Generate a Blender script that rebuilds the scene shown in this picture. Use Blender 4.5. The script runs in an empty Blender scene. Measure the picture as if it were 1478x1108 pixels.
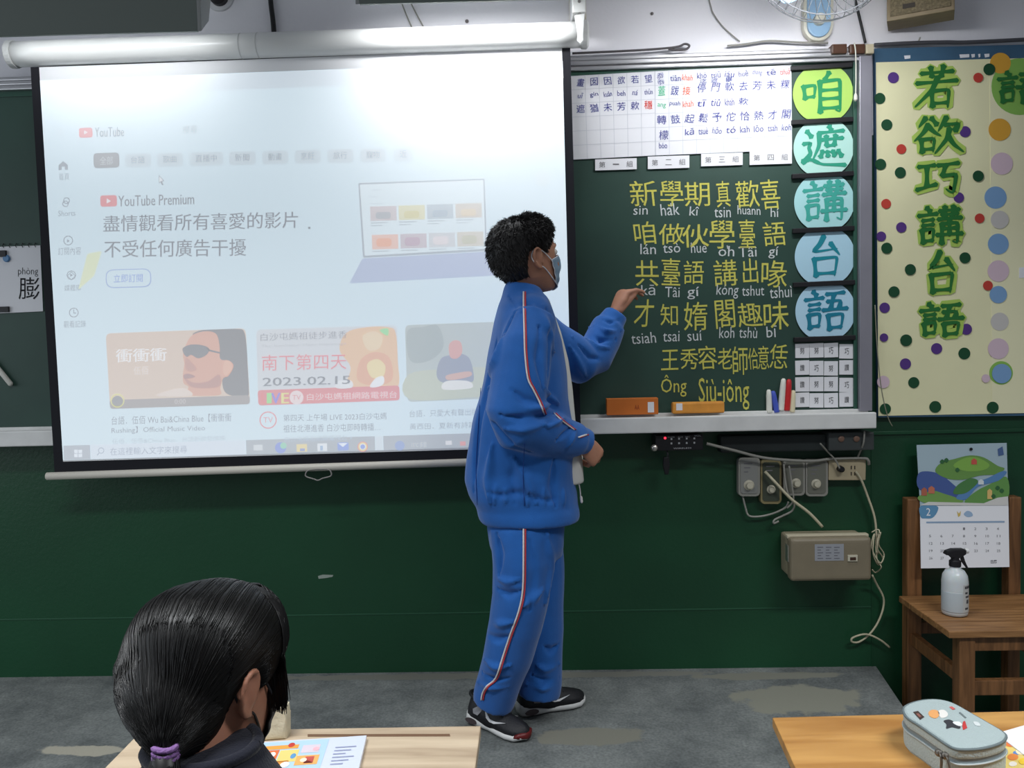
import bpy, bmesh, math, random
from math import sin, cos, pi, radians, sqrt, atan2, exp
from mathutils import Vector, Matrix, noise
random.seed(7)
SC = bpy.context.scene
COL = SC.collection

# ------------------------------------------------------------------ camera
F, CX, CY = 1200.0, 739.0, 554.0
CAM = Vector((0.0, -2.82, 1.313))
YAW, PITCH, ROLL = radians(1.722), radians(3.198), radians(1.418)
_f = Vector((-sin(YAW) * cos(PITCH), cos(YAW) * cos(PITCH), -sin(PITCH)))
_r0 = Vector((cos(YAW), sin(YAW), 0)); _u0 = _r0.cross(_f)
_r = _r0 * cos(ROLL) - _u0 * sin(ROLL); _u = _r0 * sin(ROLL) + _u0 * cos(ROLL)
cam_data = bpy.data.cameras.new('camera')
cam_data.sensor_fit = 'HORIZONTAL'; cam_data.sensor_width = 36.0
cam_data.lens = F / 1478 * 36.0
cam_data.clip_start = 0.02
cam = bpy.data.objects.new('camera', cam_data); COL.objects.link(cam)
cam.matrix_world = Matrix(((_r.x, _u.x, -_f.x, CAM.x), (_r.y, _u.y, -_f.y, CAM.y), (_r.z, _u.z, -_f.z, CAM.z), (0, 0, 0, 1)))
SC.camera = cam

# ------------------------------------------------------------------ world, light, exposure
SC.view_settings.view_transform = 'Standard'
SC.view_settings.look = 'None'
SC.view_settings.gamma = 1.0
SC.view_settings.use_curve_mapping = False
SC.view_settings.exposure = 0.0
w = bpy.data.worlds.new('world'); SC.world = w; w.use_nodes = True
w.node_tree.nodes['Background'].inputs[0].default_value = (0.80, 0.88, 1.0, 1)
w.node_tree.nodes['Background'].inputs[1].default_value = 0.17

def area(name, loc, target, sx, sy, power, col=(1, 1, 1), spread=180):
    l = bpy.data.lights.new(name, 'AREA'); l.shape = 'RECTANGLE'; l.size = sx; l.size_y = sy
    l.energy = power; l.color = col; l.spread = radians(spread)
    o = bpy.data.objects.new(name, l); COL.objects.link(o); o.location = loc
    d = Vector(target) - Vector(loc); o.rotation_euler = d.to_track_quat('-Z', 'Y').to_euler()
    return o
# ceiling fluorescents of the classroom, and daylight from the windows along its left side
area('ceiling_lamp_light', (-1.2, -2.3, 3.0), (-1.2, -2.3, 0), 1.3, 0.3, 40, (0.95, 0.98, 1.0), 120)
area('ceiling_lamp_light', (1.6, -2.3, 3.0), (1.6, -2.3, 0), 1.3, 0.3, 40, (0.95, 0.98, 1.0), 120)
area('window_daylight', (-4.2, -2.2, 1.7), (0, -1.4, 1.0), 3.2, 1.5, 40, (0.85, 0.93, 1.0))

# ------------------------------------------------------------------ helpers
def at(px, py, Y):
    "the point of the vertical plane y=Y seen at this pixel of the photograph"
    d = _f + _r * ((px - CX) / F) - _u * ((py - CY) / F)
    t = (Y - CAM.y) / d.y
    return CAM + d * t
def atz(px, py, Z):
    d = _f + _r * ((px - CX) / F) - _u * ((py - CY) / F)
    return CAM + d * ((Z - CAM.z) / d.z)
def lin(c):
    return tuple((v / 255 / 12.92) if v / 255 <= 0.04045 else ((v / 255 + 0.055) / 1.055) ** 2.4 for v in c)

MATS = {}
def mat(name, rgb, rough=0.6, spec=0.4, var=0.0, vscale=8.0, bump=0.0, bscale=60.0, metal=0.0, emit=None, estr=0.0,
        stretch=(1, 1, 1), sheen=0.0, trans=0.0, coat=0.0, sss=0.0):
    if name in MATS: return MATS[name]
    m = bpy.data.materials.new(name); m.use_nodes = True; nt = m.node_tree; b = nt.nodes['Principled BSDF']
    c = (*lin(rgb), 1)
    b.inputs['Base Color'].default_value = c
    b.inputs['Roughness'].default_value = rough
    b.inputs['Specular IOR Level'].default_value = spec
    b.inputs['Metallic'].default_value = metal
    b.inputs['Sheen Weight'].default_value = sheen
    b.inputs['Transmission Weight'].default_value = trans
    b.inputs['Coat Weight'].default_value = coat
    if sss:
        b.inputs['Subsurface Weight'].default_value = sss; b.inputs['Subsurface Radius'].default_value = (0.01, 0.004, 0.002)
    if emit is not None:
        b.inputs['Emission Color'].default_value = (*lin(emit), 1); b.inputs['Emission Strength'].default_value = estr
    if var or bump:
        tc = nt.nodes.new('ShaderNodeTexCoord'); mp = nt.nodes.new('ShaderNodeMapping'); mp.inputs['Scale'].default_value = stretch
        nt.links.new(tc.outputs['Object'], mp.inputs[0])
    if var:
        n = nt.nodes.new('ShaderNodeTexNoise'); n.inputs['Scale'].default_value = vscale; n.inputs['Detail'].default_value = 6
        nt.links.new(mp.outputs[0], n.inputs['Vector'])
        r = nt.nodes.new('ShaderNodeValToRGB'); e = r.color_ramp.elements
        e[0].position = 0.3; e[1].position = 0.7
        e[0].color = (*[v * (1 - var) for v in c[:3]], 1); e[1].color = (*[min(1, v * (1 + var)) for v in c[:3]], 1)
        nt.links.new(n.outputs[0], r.inputs[0]); nt.links.new(r.outputs[0], b.inputs['Base Color'])
    if bump:
        n2 = nt.nodes.new('ShaderNodeTexNoise'); n2.inputs['Scale'].default_value = bscale; n2.inputs['Detail'].default_value = 4
        nt.links.new(mp.outputs[0], n2.inputs['Vector'])
        bp = nt.nodes.new('ShaderNodeBump'); bp.inputs['Strength'].default_value = bump; bp.inputs['Distance'].default_value = 0.01
        nt.links.new(n2.outputs[0], bp.inputs['Height']); nt.links.new(bp.outputs[0], b.inputs['Normal'])
    MATS[name] = m
    return m
def wood(name, dark, light, scale=6.0, stretch=(1, 12, 12), rough=0.45):
    if name in MATS: return MATS[name]
    m = bpy.data.materials.new(name); m.use_nodes = True; nt = m.node_tree; b = nt.nodes['Principled BSDF']
    tc = nt.nodes.new('ShaderNodeTexCoord'); mp = nt.nodes.new('ShaderNodeMapping'); mp.inputs['Scale'].default_value = stretch
    n = nt.nodes.new('ShaderNodeTexNoise'); n.inputs['Scale'].default_value = scale; n.inputs['Detail'].default_value = 8; n.inputs['Distortion'].default_value = 0.6
    r = nt.nodes.new('ShaderNodeValToRGB'); r.color_ramp.elements[0].color = (*lin(dark), 1); r.color_ramp.elements[1].color = (*lin(light), 1)
    r.color_ramp.elements[0].position = 0.32; r.color_ramp.elements[1].position = 0.68
    nt.links.new(tc.outputs['Object'], mp.inputs[0]); nt.links.new(mp.outputs[0], n.inputs['Vector'])
    nt.links.new(n.outputs[0], r.inputs[0]); nt.links.new(r.outputs[0], b.inputs['Base Color'])
    bp = nt.nodes.new('ShaderNodeBump'); bp.inputs['Strength'].default_value = 0.15; bp.inputs['Distance'].default_value = 0.004
    nt.links.new(n.outputs[0], bp.inputs['Height']); nt.links.new(bp.outputs[0], b.inputs['Normal'])
    b.inputs['Roughness'].default_value = rough
    MATS[name] = m
    return m

def wm(o):
    return (wm(o.parent) if o.parent else Matrix.Identity(4)) @ o.matrix_basis
def tag(o, label, cat, group=None, kind=None):
    if label: o['label'] = label
    if cat: o['category'] = cat
    if group: o['group'] = group
    if kind: o['kind'] = kind
    return o
def thing(name, label, cat, loc=(0, 0, 0), group=None):
    o = bpy.data.objects.new(name, None); COL.objects.link(o); o.location = loc; o.empty_display_size = 0.05
    return tag(o, label, cat, group)
def link(name, me, material, parent=None):
    if material is not None:
        me.materials.clear(); me.materials.append(material)
    o = bpy.data.objects.new(name, me); COL.objects.link(o)
    if parent is not None:
        o.parent = parent; me.transform(wm(parent).inverted())
    else:
        xs = [v.co.x for v in me.vertices]; ys = [v.co.y for v in me.vertices]; zs = [v.co.z for v in me.vertices]
        c = Vector(((min(xs) + max(xs)) / 2, (min(ys) + max(ys)) / 2, min(zs)))
        me.transform(Matrix.Translation(-c)); o.location = c
    return o

def catmull(pts, n=6, closed=False):
    pts = [Vector(p) for p in pts]; out = []; N = len(pts)
    if N < 3 and not closed: return pts
    for i in range(N if closed else N - 1):
        if closed: a, b, c, d = pts[i - 1], pts[i], pts[(i + 1) % N], pts[(i + 2) % N]
        else: a, b, c, d = pts[max(i - 1, 0)], pts[i], pts[i + 1], pts[min(i + 2, N - 1)]
        for k in range(n):
            t = k / n
            out.append(0.5 * ((2 * b) + (c - a) * t + (2 * a - 5 * b + 4 * c - d) * t * t + (3 * b - a - 3 * c + d) * t ** 3))
    if not closed: out.append(pts[-1])
    return out

class MB:
    def __init__(s): s.bm = bmesh.new()
    def box(s, a, b, bevel=0.0, seg=2, rot=None, piv=None):
        a, b = Vector(a), Vector(b)
        lo = Vector([min(a[i], b[i]) for i in range(3)]); hi = Vector([max(a[i], b[i]) for i in range(3)])
        vs = [s.bm.verts.new((x, y, z)) for x in (lo.x, hi.x) for y in (lo.y, hi.y) for z in (lo.z, hi.z)]
        fs = [s.bm.faces.new([vs[i] for i in f]) for f in ((0, 1, 3, 2), (4, 6, 7, 5), (0, 4, 5, 1), (2, 3, 7, 6), (0, 2, 6, 4), (1, 5, 7, 3))]
        if rot is not None:
            bmesh.ops.rotate(s.bm, verts=vs, cent=piv if piv is not None else (lo + hi) / 2, matrix=rot)
        if bevel:
            es = {e for f in fs for e in f.edges}
            bmesh.ops.bevel(s.bm, geom=list(es), offset=bevel, segments=seg, profile=0.6, affect='EDGES', clamp_overlap=True)
        return s
    def prism(s, pts, ext, bevel=0.0, seg=2):
        "closed polygon pushed along ext"
        ext = Vector(ext); v0 = [s.bm.verts.new(p) for p in pts]; v1 = [s.bm.verts.new(Vector(p) + ext) for p in pts]
        fs = [s.bm.faces.new(v0[::-1]), s.bm.faces.new(v1)]; n = len(pts)
        for i in range(n): fs.append(s.bm.faces.new((v0[i], v0[(i + 1) % n], v1[(i + 1) % n], v1[i])))
        if bevel:
            es = set(fs[0].edges) | set(fs[1].edges)
            bmesh.ops.bevel(s.bm, geom=list(es), offset=bevel, segments=seg, profile=0.6, affect='EDGES', clamp_overlap=True)
        return s
    def poly(s, pts):
        s.bm.faces.new([s.bm.verts.new(p) for p in pts]); return s
    def tube(s, path, r, seg=8, cap=True, up=None, flat=None, spin=0.0):
        "sweep; r number or list of numbers or (a, b) pairs (a along side, b along up)"
        path = [Vector(p) for p in path]; n = len(path); rings = []
        ref = Vector(up) if up is not None else None; prev = None
        for i, p in enumerate(path):
            t = (path[min(i + 1, n - 1)] - path[max(i - 1, 0)])
            t = t.normalized() if t.length > 1e-9 else Vector((0, 0, 1))
            if ref is not None:
                side = t.cross(ref)
                if side.length < 1e-6: side = t.orthogonal()
                side.normalize(); upv = side.cross(t)
            else:
                if prev is None: upv = t.orthogonal().normalized()
                else:
                    upv = prev - t * prev.dot(t)
                    upv = upv.normalized() if upv.length > 1e-6 else t.orthogonal().normalized()
                side = t.cross(upv)
            prev = upv
            rr = r[i] if isinstance(r, list) else r      # list: per point, tuple: (side, up), number: round
            a, b = (rr, rr) if not hasattr(rr, '__len__') else rr
            rings.append([s.bm.verts.new(p + side * (a * cos(2 * pi * k / seg + spin)) + upv * (b * sin(2 * pi * k / seg + spin))) for k in range(seg)])
        for i in range(n - 1):
            for k in range(seg):
                s.bm.faces.new((rings[i][k], rings[i][(k + 1) % seg], rings[i + 1][(k + 1) % seg], rings[i + 1][k]))
        if cap:
            s.bm.faces.new(rings[0][::-1]); s.bm.faces.new(rings[-1])
        return s
    def lathe(s, base, axis, prof, seg=24):
        "prof: list of (radius, distance along axis)"
        base = Vector(base); ax = Vector(axis).normalized(); u = ax.orthogonal().normalized(); v = ax.cross(u); rings = []
        for r, h in prof:
            c = base + ax * h
            if r < 1e-6: rings.append([s.bm.verts.new(c)])
            else: rings.append([s.bm.verts.new(c + u * (r * cos(2 * pi * k / seg)) + v * (r * sin(2 * pi * k / seg))) for k in range(seg)])
        for a, b in zip(rings, rings[1:]):
            for k in range(seg):
                k2 = (k + 1) % seg
                if len(a) == 1 and len(b) == 1: continue
                if len(a) == 1: s.bm.faces.new((a[0], b[k2], b[k]))
                elif len(b) == 1: s.bm.faces.new((a[k], a[k2], b[0]))
                else: s.bm.faces.new((a[k], a[k2], b[k2], b[k]))
        if len(rings[0]) > 1: s.bm.faces.new(rings[0][::-1])
        if len(rings[-1]) > 1: s.bm.faces.new(rings[-1])
        return s
    def ball(s, c, r, seg=16, M=None):
        r = r if hasattr(r, '__len__') else (r, r, r)
        m = Matrix.Translation(Vector(c)) @ (M.to_4x4() if M is not None else Matrix.Identity(4)) @ Matrix.Diagonal((*r, 1))
        bmesh.ops.create_uvsphere(s.bm, u_segments=seg, v_segments=max(6, seg // 2), radius=1, matrix=m)
        return s
    def mesh(s, name):
        bmesh.ops.recalc_face_normals(s.bm, faces=s.bm.faces)
        me = bpy.data.meshes.new(name); s.bm.to_mesh(me); s.bm.free(); return me
    def build(s, name, material, parent=None, smooth=False, label=None, cat=None, group=None, kind=None):
        me = s.mesh(name)
        if smooth: me.polygons.foreach_set('use_smooth', [True] * len(me.polygons))
        o = link(name, me, material, parent)
        return tag(o, label, cat, group, kind)

# flat lettering: glyph outlines laid on a vertical plane y=Y
_GL = {}
def glyphs(body, offset=0.0, shear=0.0):
    k = (body, offset, shear)
    if k in _GL: return _GL[k]
    cu = bpy.data.curves.new('glyph', 'FONT'); cu.body = body; cu.resolution_u = 2; cu.offset = offset; cu.shear = shear
    o = bpy.data.objects.new('glyph', cu); COL.objects.link(o)
    me = bpy.data.meshes.new_from_object(o.evaluated_get(bpy.context.evaluated_depsgraph_get()))
    vs = [(v.co.x, v.co.y) for v in me.vertices]; fs = [tuple(p.vertices) for p in me.polygons]
    bpy.data.objects.remove(o); bpy.data.curves.remove(cu); bpy.data.meshes.remove(me)
    if not vs: vs = [(0, 0)]
    x0 = min(v[0] for v in vs); x1 = max(v[0] for v in vs); y0 = min(v[1] for v in vs); y1 = max(v[1] for v in vs)
    out = [((x - x0) / max(1e-6, x1 - x0), (y - y0) / max(1e-6, y1 - y0)) for x, y in vs]
    _GL[k] = (out, fs, (x1 - x0) / max(1e-6, (y1 - y0)))
    return _GL[k]
def put_text(mb, body, x0, y0, x1, y1, P, slope=0.0, offset=0.0, rot=0.0, shear=0.0, dx0=0.0):
    "fit the glyphs in a rectangle (x0,y0 top left; x1,y1 bottom right); P maps (px,py) to space"
    vs, fs, _ = glyphs(body, offset, shear)
    cx, cy = (x0 + x1) / 2, (y0 + y1) / 2; c, s_ = cos(rot), sin(rot); bv = []
    for u, v in vs:
        x = x0 + u * (x1 - x0) + dx0; y = y1 - v * (y1 - y0) + slope * (x - x0)
        dx, dy = x - cx, y - cy
        bv.append(mb.bm.verts.new(P(cx + dx * c - dy * s_, cy + dx * s_ + dy * c)))
    for f in fs:
        try: mb.bm.faces.new([bv[i] for i in f])
        except ValueError: pass

# brush lettering: (x,y) strokes on a 0..100 square
YAN = [[(22, 5), (30, 15)], [(4, 25), (45, 20)], [(13, 37), (37, 34)], [(13, 49), (37, 46)], [(12, 59), (15, 92)], [(12, 60), (38, 56), (35, 86)], [(15, 87), (35, 85)]]
BRUSH = {
 '語': YAN + [[(52, 12), (92, 8)], [(69, 11), (62, 46)], [(54, 29), (85, 26), (81, 46)], [(44, 49), (99, 45)], [(56, 60), (59, 95)], [(56, 61), (90, 57), (85, 90)], [(59, 90), (85, 88)]],
 '講': YAN + [[(50, 14), (93, 10)], [(62, 3), (63, 32)], [(81, 2), (78, 31)], [(55, 23), (90, 20)], [(47, 34), (98, 30)], [(56, 44), (55, 94)], [(56, 45), (90, 42), (89, 94), (80, 88)], [(72, 32), (72, 72)], [(57, 57), (88, 55)], [(44, 72), (100, 69)]],
 '台': [[(48, 3), (38, 24), (22, 40), (42, 38), (76, 33)], [(62, 20), (82, 46)], [(26, 55), (30, 97)], [(26, 57), (78, 52), (72, 94)], [(30, 91), (72, 89)]],
 '咱': [[(6, 33), (10, 64)], [(6, 35), (33, 31), (30, 60)], [(10, 60), (30, 58)], [(64, 2), (54, 20)], [(43, 22), (44, 96)], [(43, 24), (88, 19), (89, 96), (80, 90)], [(46, 44), (87, 42)], [(46, 64), (87, 62)], [(46, 86), (87, 84)]],
 '遮': [[(12, 12), (23, 26)], [(4, 42), (23, 39), (14, 52), (23, 62), (10, 80)], [(2, 84), (20, 77), (46, 90), (99, 92)], [(62, 1), (67, 11)], [(38, 17), (95, 12)], [(40, 17), (40, 46), (27, 76)], [(44, 33), (93, 29)], [(56, 24), (57, 46)], [(77, 22), (74, 45)], [(56, 47), (75, 45)], [(48, 59), (43, 73)], [(58, 60), (60, 71)], [(70, 59), (75, 70)], [(82, 58), (91, 71)]],
 '若': [[(16, 19), (86, 14)], [(37, 4), (40, 27)], [(65, 1), (60, 26)], [(6, 42), (95, 36)], [(53, 27), (40, 58), (4, 96)], [(39, 60), (41, 98)], [(39, 61), (77, 57), (74, 98)], [(41, 90), (74, 88)]],
 '欲': [[(23, 4), (9, 27)], [(34, 5), (46, 23)], [(28, 22), (18, 44), (0, 64)], [(28, 27), (40, 43), (53, 52)], [(13, 62), (15, 97)], [(13, 63), (41, 59), (38, 93)], [(15, 89), (38, 87)], [(67, 3), (50, 38)], [(62, 24), (94, 20), (84, 40)], [(73, 33), (68, 60), (43, 98)], [(70, 54), (82, 77), (101, 95)]],
 '巧': [[(4, 20), (43, 16)], [(24, 19), (24, 72)], [(0, 80), (46, 66)], [(49, 17), (98, 11)], [(68, 15), (60, 45)], [(60, 45), (93, 40), (85, 92), (70, 80)]],
}
def put_brush(mb, ch, x0, y0, x1, y1, P, wd=6.0, slope=0.0, taper=True):
    "P(px, py, layer)"
    sx, sy = (x1 - x0) / 100, (y1 - y0) / 100
    for k, st in enumerate(BRUSH[ch]):
        pts = [Vector((x0 + a * sx, y0 + b * sy + slope * a * sx, 0)) for a, b in st]
        dense = []
        for a, b in zip(pts, pts[1:]):
            m = max(2, int((b - a).length / 3))
            dense += [a.lerp(b, i / m) for i in range(m)]
        dense.append(pts[-1])
        for _ in range(2):
            dense = [dense[0]] + [(dense[i - 1] + dense[i] * 2 + dense[i + 1]) / 4 for i in range(1, len(dense) - 1)] + [dense[-1]]
        n = len(dense); L = []; Rr = []
        d0, d1 = st[0], st[-1]; sweep = abs(d1[0] - d0[0]) > 8 and abs(d1[1] - d0[1]) > 18
        for i, p in enumerate(dense):
            t = (dense[min(i + 1, n - 1)] - dense[max(i - 1, 0)]); t = t.normalized() if t.length else Vector((1, 0, 0))
            nrm = Vector((-t.y, t.x, 0)); f = i / (n - 1)
            wv = 1.0
            if taper:
                wv = 0.72 + 0.5 * (2 * f - 1) ** 2 if not sweep else 1.1 - 0.75 * f
                if abs(t.y) < 0.35: wv *= 0.72
            L.append(p + nrm * wd * wv / 2); Rr.append(p - nrm * wd * wv / 2)
        t0 = (dense[0] - dense[1]).normalized() * wd * 0.35; t1 = (dense[-1] - dense[-2]).normalized() * wd * 0.35
        a0 = dense[0] + t0; a1 = dense[-1] + t1
        V = lambda p: mb.bm.verts.new(P(p.x, p.y, k))
        l = [V(p) for p in L]; r = [V(p) for p in Rr]; e0, e1 = V(a0), V(a1)
        for i in range(n - 1): mb.bm.faces.new((l[i], l[i + 1], r[i + 1], r[i]))
        mb.bm.faces.new((e0, l[0], r[0])); mb.bm.faces.new((e1, r[-1], l[-1]))

# ------------------------------------------------------------------ the room
Z0 = 0.16          # top of the teaching platform
def wall_paint(name, rgb, rough, var, spec=0.5):
    return mat(name, rgb, rough, spec, var=var, vscale=1.6, bump=0.08, bscale=90)
GREEN = wall_paint('green_wall_paint', (20, 68, 42), 0.42, 0.18)
WHITE = wall_paint('white_wall_paint', (232, 230, 235), 0.6, 0.03)
zsplit = 1.95
MB().box((-4.5, 0.0, -0.02), (4.0, 0.12, zsplit)).build('wall_back', GREEN, label='dark green painted lower wall behind the blackboard', cat='wall', kind='structure')
MB().box((-4.5, 0.0, zsplit), (4.0, 0.12, 3.1)).build('wall_top', WHITE, label='white upper wall above the blackboard', cat='wall', kind='structure')
zs = at(739, 883, 0).z
MB().box((-4.5, -0.002, zs - 0.0025), (1.12, 0.001, zs + 0.0025), 0.001).build('trim_1', mat('green_seam_paint', (40, 84, 60), 0.45), label='thin raised seam line along the green wall', cat='trim', kind='structure')

zq = at(1370, 620, 0).z
MB().box((1.10, -0.006, zq - 0.012), (4.0, 0.001, zq), 0.002).build('trim_2', GREEN, label='narrow green ledge on the wall below the bulletin board', cat='trim', kind='structure')
xq = at(1258, 800, 0).x
MB().box((xq - 0.002, -0.0025, Z0), (xq + 0.002, 0.001, zq), 0.001).build('trim_3', GREEN, label='upright seam in the green wall behind the beige box', cat='trim', kind='structure')
def ground_mat(name, base, dark, patches):
    m = bpy.data.materials.new(name); m.use_nodes = True; nt = m.node_tree; b = nt.nodes['Principled BSDF']; L = nt.links.new
    geo = nt.nodes.new('ShaderNodeNewGeometry')
    n = nt.nodes.new('ShaderNodeTexNoise'); n.inputs['Scale'].default_value = 4.5; n.inputs['Detail'].default_value = 8; n.inputs['Roughness'].default_value = 0.65
    L(geo.outputs['Position'], n.inputs['Vector'])
    r = nt.nodes.new('ShaderNodeValToRGB'); r.color_ramp.elements[0].color = (*lin(dark), 1); r.color_ramp.elements[1].color = (*lin(base), 1)
    r.color_ramp.elements[0].position = 0.38; r.color_ramp.elements[1].position = 0.62
    L(n.outputs[0], r.inputs[0])
    fine = nt.nodes.new('ShaderNodeTexNoise'); fine.inputs['Scale'].default_value = 130; fine.inputs['Detail'].default_value = 3
    L(geo.outputs['Position'], fine.inputs['Vector'])
    mixf = nt.nodes.new('ShaderNodeMixRGB'); mixf.blend_type = 'OVERLAY'; mixf.inputs[0].default_value = 0.55
    L(r.outputs[0], mixf.inputs[1]); L(fine.outputs[0], mixf.inputs[2])
    last = mixf.outputs[0]
    wob = nt.nodes.new('ShaderNodeTexNoise'); wob.inputs['Scale'].default_value = 17; wob.inputs['Detail'].default_value = 6
    L(geo.outputs['Position'], wob.inputs['Vector'])
    for (x, y, rx, ry, colr) in patches:
        sub = nt.nodes.new('ShaderNodeVectorMath'); sub.operation = 'SUBTRACT'; sub.inputs[1].default_value = (x, y, Z0)
        mul = nt.nodes.new('ShaderNodeVectorMath'); mul.operation = 'MULTIPLY'; mul.inputs[1].default_value = (1 / rx, 1 / ry, 0)
        ln = nt.nodes.new('ShaderNodeVectorMath'); ln.operation = 'LENGTH'
        L(geo.outputs['Position'], sub.inputs[0]); L(sub.outputs[0], mul.inputs[0]); L(mul.outputs[0], ln.inputs[0])
        ad = nt.nodes.new('ShaderNodeMath'); ad.operation = 'MULTIPLY_ADD'; ad.inputs[1].default_value = 1.3; L(wob.outputs[0], ad.inputs[0]); L(ln.outputs['Value'], ad.inputs[2])
        rp = nt.nodes.new('ShaderNodeValToRGB'); rp.color_ramp.elements[0].position = 0.56; rp.color_ramp.elements[1].position = 0.62
        rp.color_ramp.elements[0].color = (1, 1, 1, 1); rp.color_ramp.elements[1].color = (0, 0, 0, 1)
        hf = nt.nodes.new('ShaderNodeMath'); hf.operation = 'MULTIPLY'; hf.inputs[1].default_value = 0.36; L(ad.outputs[0], hf.inputs[0]); L(hf.outputs[0], rp.inputs[0])
        mx = nt.nodes.new('ShaderNodeMixRGB'); mx.inputs[2].default_value = (*lin(colr), 1); L(rp.outputs[0], mx.inputs[0]); L(last, mx.inputs[1]); last = mx.outputs[0]
    L(last, b.inputs['Base Color']); b.inputs['Roughness'].default_value = 0.8; b.inputs['Specular IOR Level'].default_value = 0.3
    bp = nt.nodes.new('ShaderNodeBump'); bp.inputs['Strength'].default_value = 0.25; bp.inputs['Distance'].default_value = 0.004
    L(fine.outputs[0], bp.inputs['Height']); L(bp.outputs[0], b.inputs['Normal'])
    return m
pp = lambda px, py: atz(px, py, Z0)
pt = []
for px, py, rx, ry, c in ((1150, 1008, 0.20, 0.10, (132, 132, 120)), (120, 1083, 0.15, 0.03, (160, 156, 142)), (850, 1062, 0.16, 0.05, (124, 123, 112)), (690, 975, 0.9, 0.025, (120, 120, 112)), (1110, 975, 0.25, 0.03, (122, 122, 112))):
    q = pp(px, py); pt.append((q.x, q.y, rx, ry, c))
PLAT = ground_mat('worn_grey_platform_floor', (120, 124, 122), (88, 92, 92), pt)
pr = [pp(1263, 960), pp(1302, 1018)]
d = pr[1] - pr[0]; e = pr[0] + d * (1.55 / abs(d.y))
MB().prism([(-4.4, 0.0, 0.0), (pr[0].x, 0.0, 0.0), (e.x, e.y, 0.0), (-4.4, e.y, 0.0)], (0, 0, Z0)).build('floor_platform', PLAT, label='low grey teaching platform in front of the blackboard', cat='platform', kind='structure')
MB().box((-4.5, -6.0, -0.08), (4.0, 0.0, 0.0)).build('floor', mat('classroom_floor', (92, 94, 92), 0.7, var=0.15, vscale=5), label='grey classroom floor', cat='floor', kind='structure')
# ------------------------------------------------------------------ blackboard
YB = -0.03                      # face of the blackboard
ALU = mat('brushed_aluminium', (196, 195, 198), 0.33, 0.5, metal=0.75, var=0.05, vscale=5, stretch=(1, 20, 20))
BOARD = mat('blackboard_green', (44, 71, 62), 0.5, 0.4, var=0.16, vscale=3.5)
def box_px(mb, x0, y0, x1, y1, Yb, Yf, bevel=0.0, rot=0.0):
    "box whose front rectangle at y=Yf is seen at these pixels"
    a, b = at((x0 + x1) / 2, y1, Yf), at((x0 + x1) / 2, y0, Yf)
    xa, xb = at(x0, (y0 + y1) / 2, Yf).x, at(x1, (y0 + y1) / 2, Yf).x
    c = Vector(((xa + xb) / 2, (Yb + Yf) / 2, (a.z + b.z) / 2))
    return mb.box((xa, Yb, a.z), (xb, Yf, b.z), bevel, rot=Matrix.Rotation(rot, 3, 'Y') if rot else None, piv=c)
bb = thing('blackboard', 'long dark green blackboard with aluminium rail and grey chalk tray', 'blackboard', (-0.6, 0, 0.9))
zt = at(739, 85.5, -0.05).z; zr = zt - 0.042; ztray = at(850, 603, -0.09).z; xr = at(1259, 300, -0.06).x
XL = -2.6
MB().box((XL, -0.002, ztray - 0.02), (xr - 0.03, YB, zr + 0.01)).build('writing_surface', BOARD, bb)
m = MB()
for k, (dz0, dz1, y) in enumerate(((0.0, 0.012, -0.05), (0.014, 0.028, -0.056), (0.030, 0.042, -0.05))):
    m.box((XL, -0.002, zt - dz1), (xr - 0.012, y, zt - dz0), 0.003)
m.box((XL, -0.002, zt - 0.04), (xr - 0.012, -0.044, zt - 0.002))
m.build('top_rail', ALU, bb)
MB().box((XL, -0.002, zr - 0.018), (xr - 0.055, -0.0335, zr), 0.001).build('inner_trim', mat('dark_green_trim', (46, 84, 70), 0.4), bb)
xs_ = at(1241, 300, -0.06).x; xg = at(1232, 300, -0.04).x
MB().box((xs_, -0.002, ztray), (xr, -0.06, zr + 0.012), 0.002).build('side_stile', mat('grey_stile', (158, 156, 166), 0.4, metal=0.5, var=0.06, vscale=9), bb)
MB().box((xg, -0.002, ztray), (xs_ - 0.001, -0.042, zr), 0.002).build('side_trim', mat('dark_green_trim', (46, 84, 70), 0.4), bb)
m = MB()
xt = at(1265, 612, -0.11).x
m.box((XL, -0.002, ztray - 0.05), (xt, -0.10, ztray - 0.012), 0.003)
m.box((XL, -0.092, ztray - 0.052), (xt, -0.112, ztray), 0.004)
m.box((XL, -0.03, ztray - 0.01), (xt, -0.045, ztray + 0.006), 0.002)
m.build('chalk_tray', mat('tray_grey', (218, 218, 216), 0.45, 0.4, var=0.08, vscale=12), bb)
for (x0, x1, nm, c) in ((1201, 1223, 'rail_clip', (84, 56, 42)), (1227, 1249, 'rail_clip', (84, 56, 42)), (1250, 1262, 'corner_cap', (196, 184, 156))):
    m = MB(); box_px(m, x0, 63, x1, 77, -0.01, -0.068, 0.004)
    m.build(nm, mat(nm, c, 0.35), bb, label='brown plastic clip' if nm == 'rail_clip' else 'cream end cap')

def line_px(m, p, q, wpx, Y):
    p = Vector((p[0], p[1], 0)); q = Vector((q[0], q[1], 0)); d = (q - p).normalized() * (wpx / 2); n = Vector((-d.y, d.x, 0))
    m.poly([at(v.x, v.y, Y) for v in (p + n, q + n, q - n, p - n)])
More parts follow.
